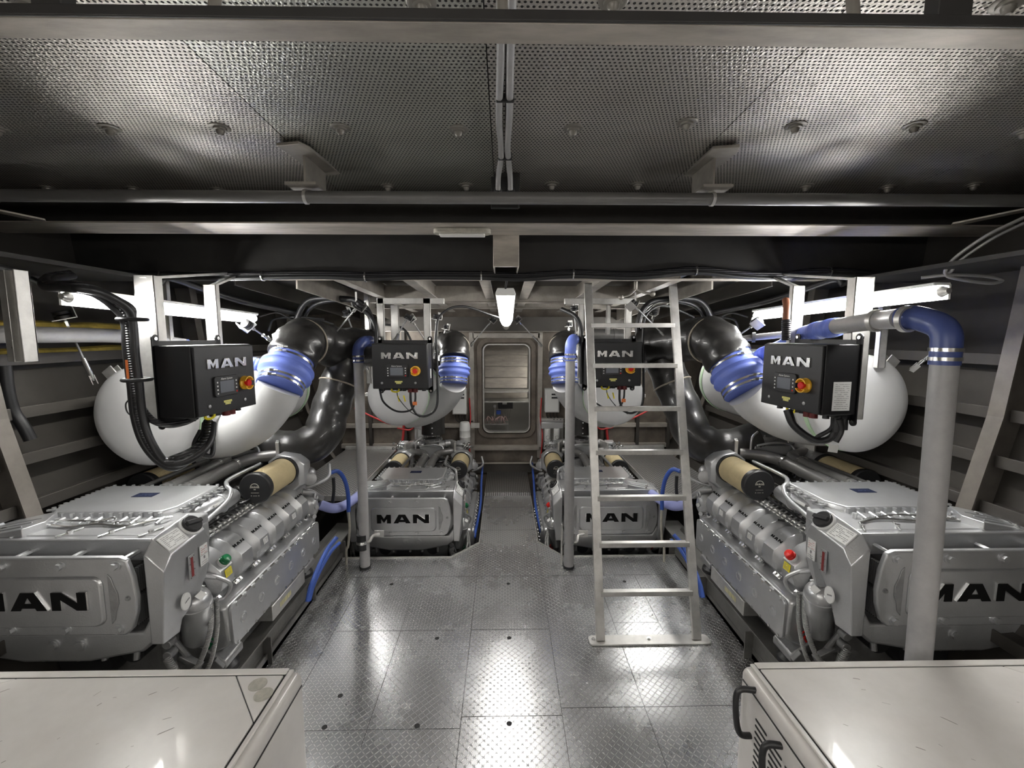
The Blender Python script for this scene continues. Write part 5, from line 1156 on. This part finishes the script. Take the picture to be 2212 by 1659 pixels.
for s in (-1, 1):
    m = lambda p: mx(p, s)
    o = cable([m((-1.75, 5.1, .95)), m((-1.5, 5.05, .84)), m((-1.30, 5.0, .78)), m((-1.22, 5.02, .86)), m((-1.25, 5.1, .95))], .010, REDW, 'red cable loop on far bulkhead, %s side' % ('left' if s < 0 else 'right'))
    o = cable([m((-1.4, 5.1, .80)), m((-1.2, 5.0, .86)), m((-1.05, 5.0, .78)), m((-1.1, 5.05, .70)), m((-1.25, 5.05, .72))], .009, REDW, 'second red cable loop low on far bulkhead, %s side' % ('left' if s < 0 else 'right'))
    o = cable([m((-1.18, 5.1, .78)), m((-1.20, 5.12, .60)), m((-1.24, 5.12, .42))], .016, REDW, 'red hose running down far bulkhead, %s side' % ('left' if s < 0 else 'right'), 'hose', 'hose')
    o = cable([m((-.42, 5.2, 1.05)), m((-.41, 5.2, .80)), m((-.43, 5.15, .60)), m((-.41, 5.15, .3))], .008, REDW, 'red cable down the %s post of the far hatch' % ('left' if s < 0 else 'right'))
    # pale and blue hoses between the engines
    nm = 'left' if s < 0 else 'right'
    cable([m(P(712, 1022, 3.05)), m(P(730, 1018, 3.1)), m(P(745, 1038, 3.15)), m(P(752, 1070, 3.2)), m(P(753, 1105, 3.2))], .015, BLUEH, 'dark blue hose arching between the two %s engines' % nm, 'hose', 'hose')
    cable([m(P(753, 1103, 3.2)), m(P(755, 1140, 3.2)), m(P(752, 1180, 3.2)), m(P(748, 1200, 3.2)), V((m(P(748, 1200, 3.2)).x, 3.2, -.42))], .009, BONE, 'braided hose below the dark blue arch, %s side' % nm, 'hose', 'hose')
    cable([m(P(690, 1090, 3.1)), m(P(720, 1098, 3.15)), m(P(748, 1090, 3.3)), m(P(775, 1070, 3.5))], .036, LILAC, 'thick pale blue hose joining the two %s engines' % nm, 'hose', 'hose')
    cable([m(P(728, 1160, 2.75)), m(P(708, 1185, 2.7)), m(P(690, 1220, 2.62)), m(P(672, 1265, 2.52)), m(P(664, 1300, 2.46))], .013, BLUEH, 'blue hose pair along the %s engine bed, outer one' % nm, 'hose', 'hose')
    cable([m(P(734, 1172, 2.8)), m(P(716, 1190, 2.74)), m(P(697, 1222, 2.66)), m(P(678, 1262, 2.56)), m(P(668, 1298, 2.49))], .011, BLUEH, 'blue hose pair along the %s engine bed, inner one' % nm, 'hose', 'hose')
    cable([m(P(720, 1032, 3.2)), m(P(721, 1060, 3.2)), m(P(718, 1090, 3.2))], .012, BLACK, 'short black hose above the pale blue one, %s side' % nm, 'hose', 'hose')
    x = -.222 if s < 0 else .283
    cable([(x-.05*-s, 3.75, .0), (x+.02*s, 4.2, .12), (x+.03*s, 4.6, .22), (x+.03*s, 4.9, .34)], .012, BLUEH, 'blue hose along the aisle side of the far %s engine' % nm, 'hose', 'hose')

# ------------------------------------------------------------------ generator housings in the foreground
def genset(x0, x1, y0, y1, H, s, lab):
    """s: side of the room; inboard face towards the aisle"""
    t = thing('generator_housing', lab, 'generator', ((x0+x1)/2, (y0+y1)/2, 0), 'white generator sound housings')
    body = MB().box((x0, y0, .012), (x1, y1, H-.006)).build('casing', WHITE, t, bevel=.028, seg=5)
    xi = x1 if s < 0 else x0; q = -s
    rail = .042    # curved corner rail along the inboard top edge
    X = lambda a: xi-q*a
    pan = MB(); zt = H-.006
    xa = x0+.03 if s < 0 else x1-.03
    def lid(pts, m=WHITE): return MB().prism(pts if s < 0 else pts[::-1], frame((0, 0, zt), (1, 0, 0), (0, 0, 1)), 0, .0065).build('lid_panel', m, t, bevel=.002)
    yb = y1-.034
    MB().box((min(X(.024), X(rail-.004)), y0+.03, zt), (max(X(.024), X(rail-.004)), yb+.02, zt+.0075)).build('corner_rail', WHITE, t, bevel=.003)
    dk = MB().box((min(xa, X(rail-.003)), y0+.03, zt+.0002), (max(xa, X(rail-.003)), yb+.006, zt+.0012)).build('seal_strip', BLACK, t)
    MB().box((min(xa, X(rail)), yb+.004, zt), (max(xa, X(rail)), y1-.006, zt+.005)).build('back_rail', WHITE, t, bevel=.003)
    if s < 0:
        c1 = PZ(513, 1455, H); c2 = PZ(558, 1560, H)
        lid([(-1.60, y0+.04), (X(rail+.003), y0+.04), (X(rail+.003), c2.y), (c1.x, yb-.003), (-1.42, yb-.003), (-1.60, yb-.10)])
        tri = lid([(X(rail+.003), c2.y+.004), (X(rail+.003), yb-.003), (c1.x+.004, yb-.003)])
        lid([(x0+.04, y0+.04), (-1.604, y0+.04), (-1.604, yb-.10), (-1.424, yb-.003), (x0+.04, yb-.003)])
        for px, py in ((557, 1479), (569, 1501)):
            p = PZ(px, py, H); MB().cyl((p.x, p.y, zt+.0068), (p.x, p.y, zt+.0078), .0245, seg=32).build('round_sticker', BONE, tri)
    else:
        c1 = PZ(2148, 1428, H); ce_ = V((X(rail+.003), 0, 0))
        lid([(X(rail+.003), y0+.04), (c1.x+.35, y0+.04), (c1.x+.35, yb-.30), (c1.x, yb-.003), (X(rail+.003), yb-.003)][::-1][::-1])
        lid([(c1.x+.354, y0+.04), (x1-.04, y0+.04), (x1-.04, yb-.003), (c1.x+.005, yb-.003), (c1.x+.354, yb-.30)])
    # inboard side panel
    sp = MB().box((min(xi, xi+q*.004), y0+.04, .05), (max(xi, xi+q*.004), y1-.035, H-.045)).build('side_panel', WHITE, t, bevel=.002)
    MB().box((min(xi, xi+q*.0022), y0+.03, H-.046), (max(xi, xi+q*.0022), y1-.025, H-.041)).build('side_seam', BLACK, t)
    if s > 0:
        vb = MB()
        for c in range(9):
            ya = 1.14-.068*c; zt_ = .668-.004*c
            for r in range(24):
                z = zt_-.020*r-.0
                if z < .1: break
                M = frame((xi+q*.0045, ya, z), (0, 1, .0), (q, 0, 0)); vb.prism(rrect(-.028, -.0038, .028, .0038, .0035, 2), M, 0, .0008)
        vb.build('vent_slots', PIT, sp)
    # scuffs on the lid
    rr = random.Random(5 if s < 0 else 6); mb = MB()
    for i in range(90):
        x = rr.uniform(x0+.15, x1-.2) if s > 0 else rr.uniform(x0+.3, x1-.2); y = rr.uniform(y0+.15, y1-.08); a = rr.uniform(.2, 1.2)*(1 if s < 0 else -1); L = rr.choice([.006, .008, .012, .02, .035]); wd = rr.choice([.0006, .001, .002])
        M = frame((x, y, zt+.0066), (math.cos(a), math.sin(a), 0), (0, 0, 1)); mb.prism([(-L/2, -wd/2), (L/2, -wd/3), (L/2*.8, wd/2), (-L/2*.7, wd/2)], M, 0, .0003)
    mb.build('scuff_marks', SCUFF, t)
    return t
genset(-2.30, -.607, .25, 1.240, .797, -1, 'white generator housing in the left foreground with two round grey stickers')
genset(.742, 2.35, .25, 1.275, .768, 1, 'white generator housing in the right foreground with a slotted side vent')
for y, z, nm in ((1.19, .67, 'upper'), (1.05, .63, 'lower')):
    o = cable([(.747, y, z+.07), (.70, y+.01, z+.06), (.69, y, z), (.70, y-.01, z-.06), (.747, y, z-.08)], .009, BLACK, '%s black hose handle on the side of the right generator housing' % nm, 'hose', 'hose')
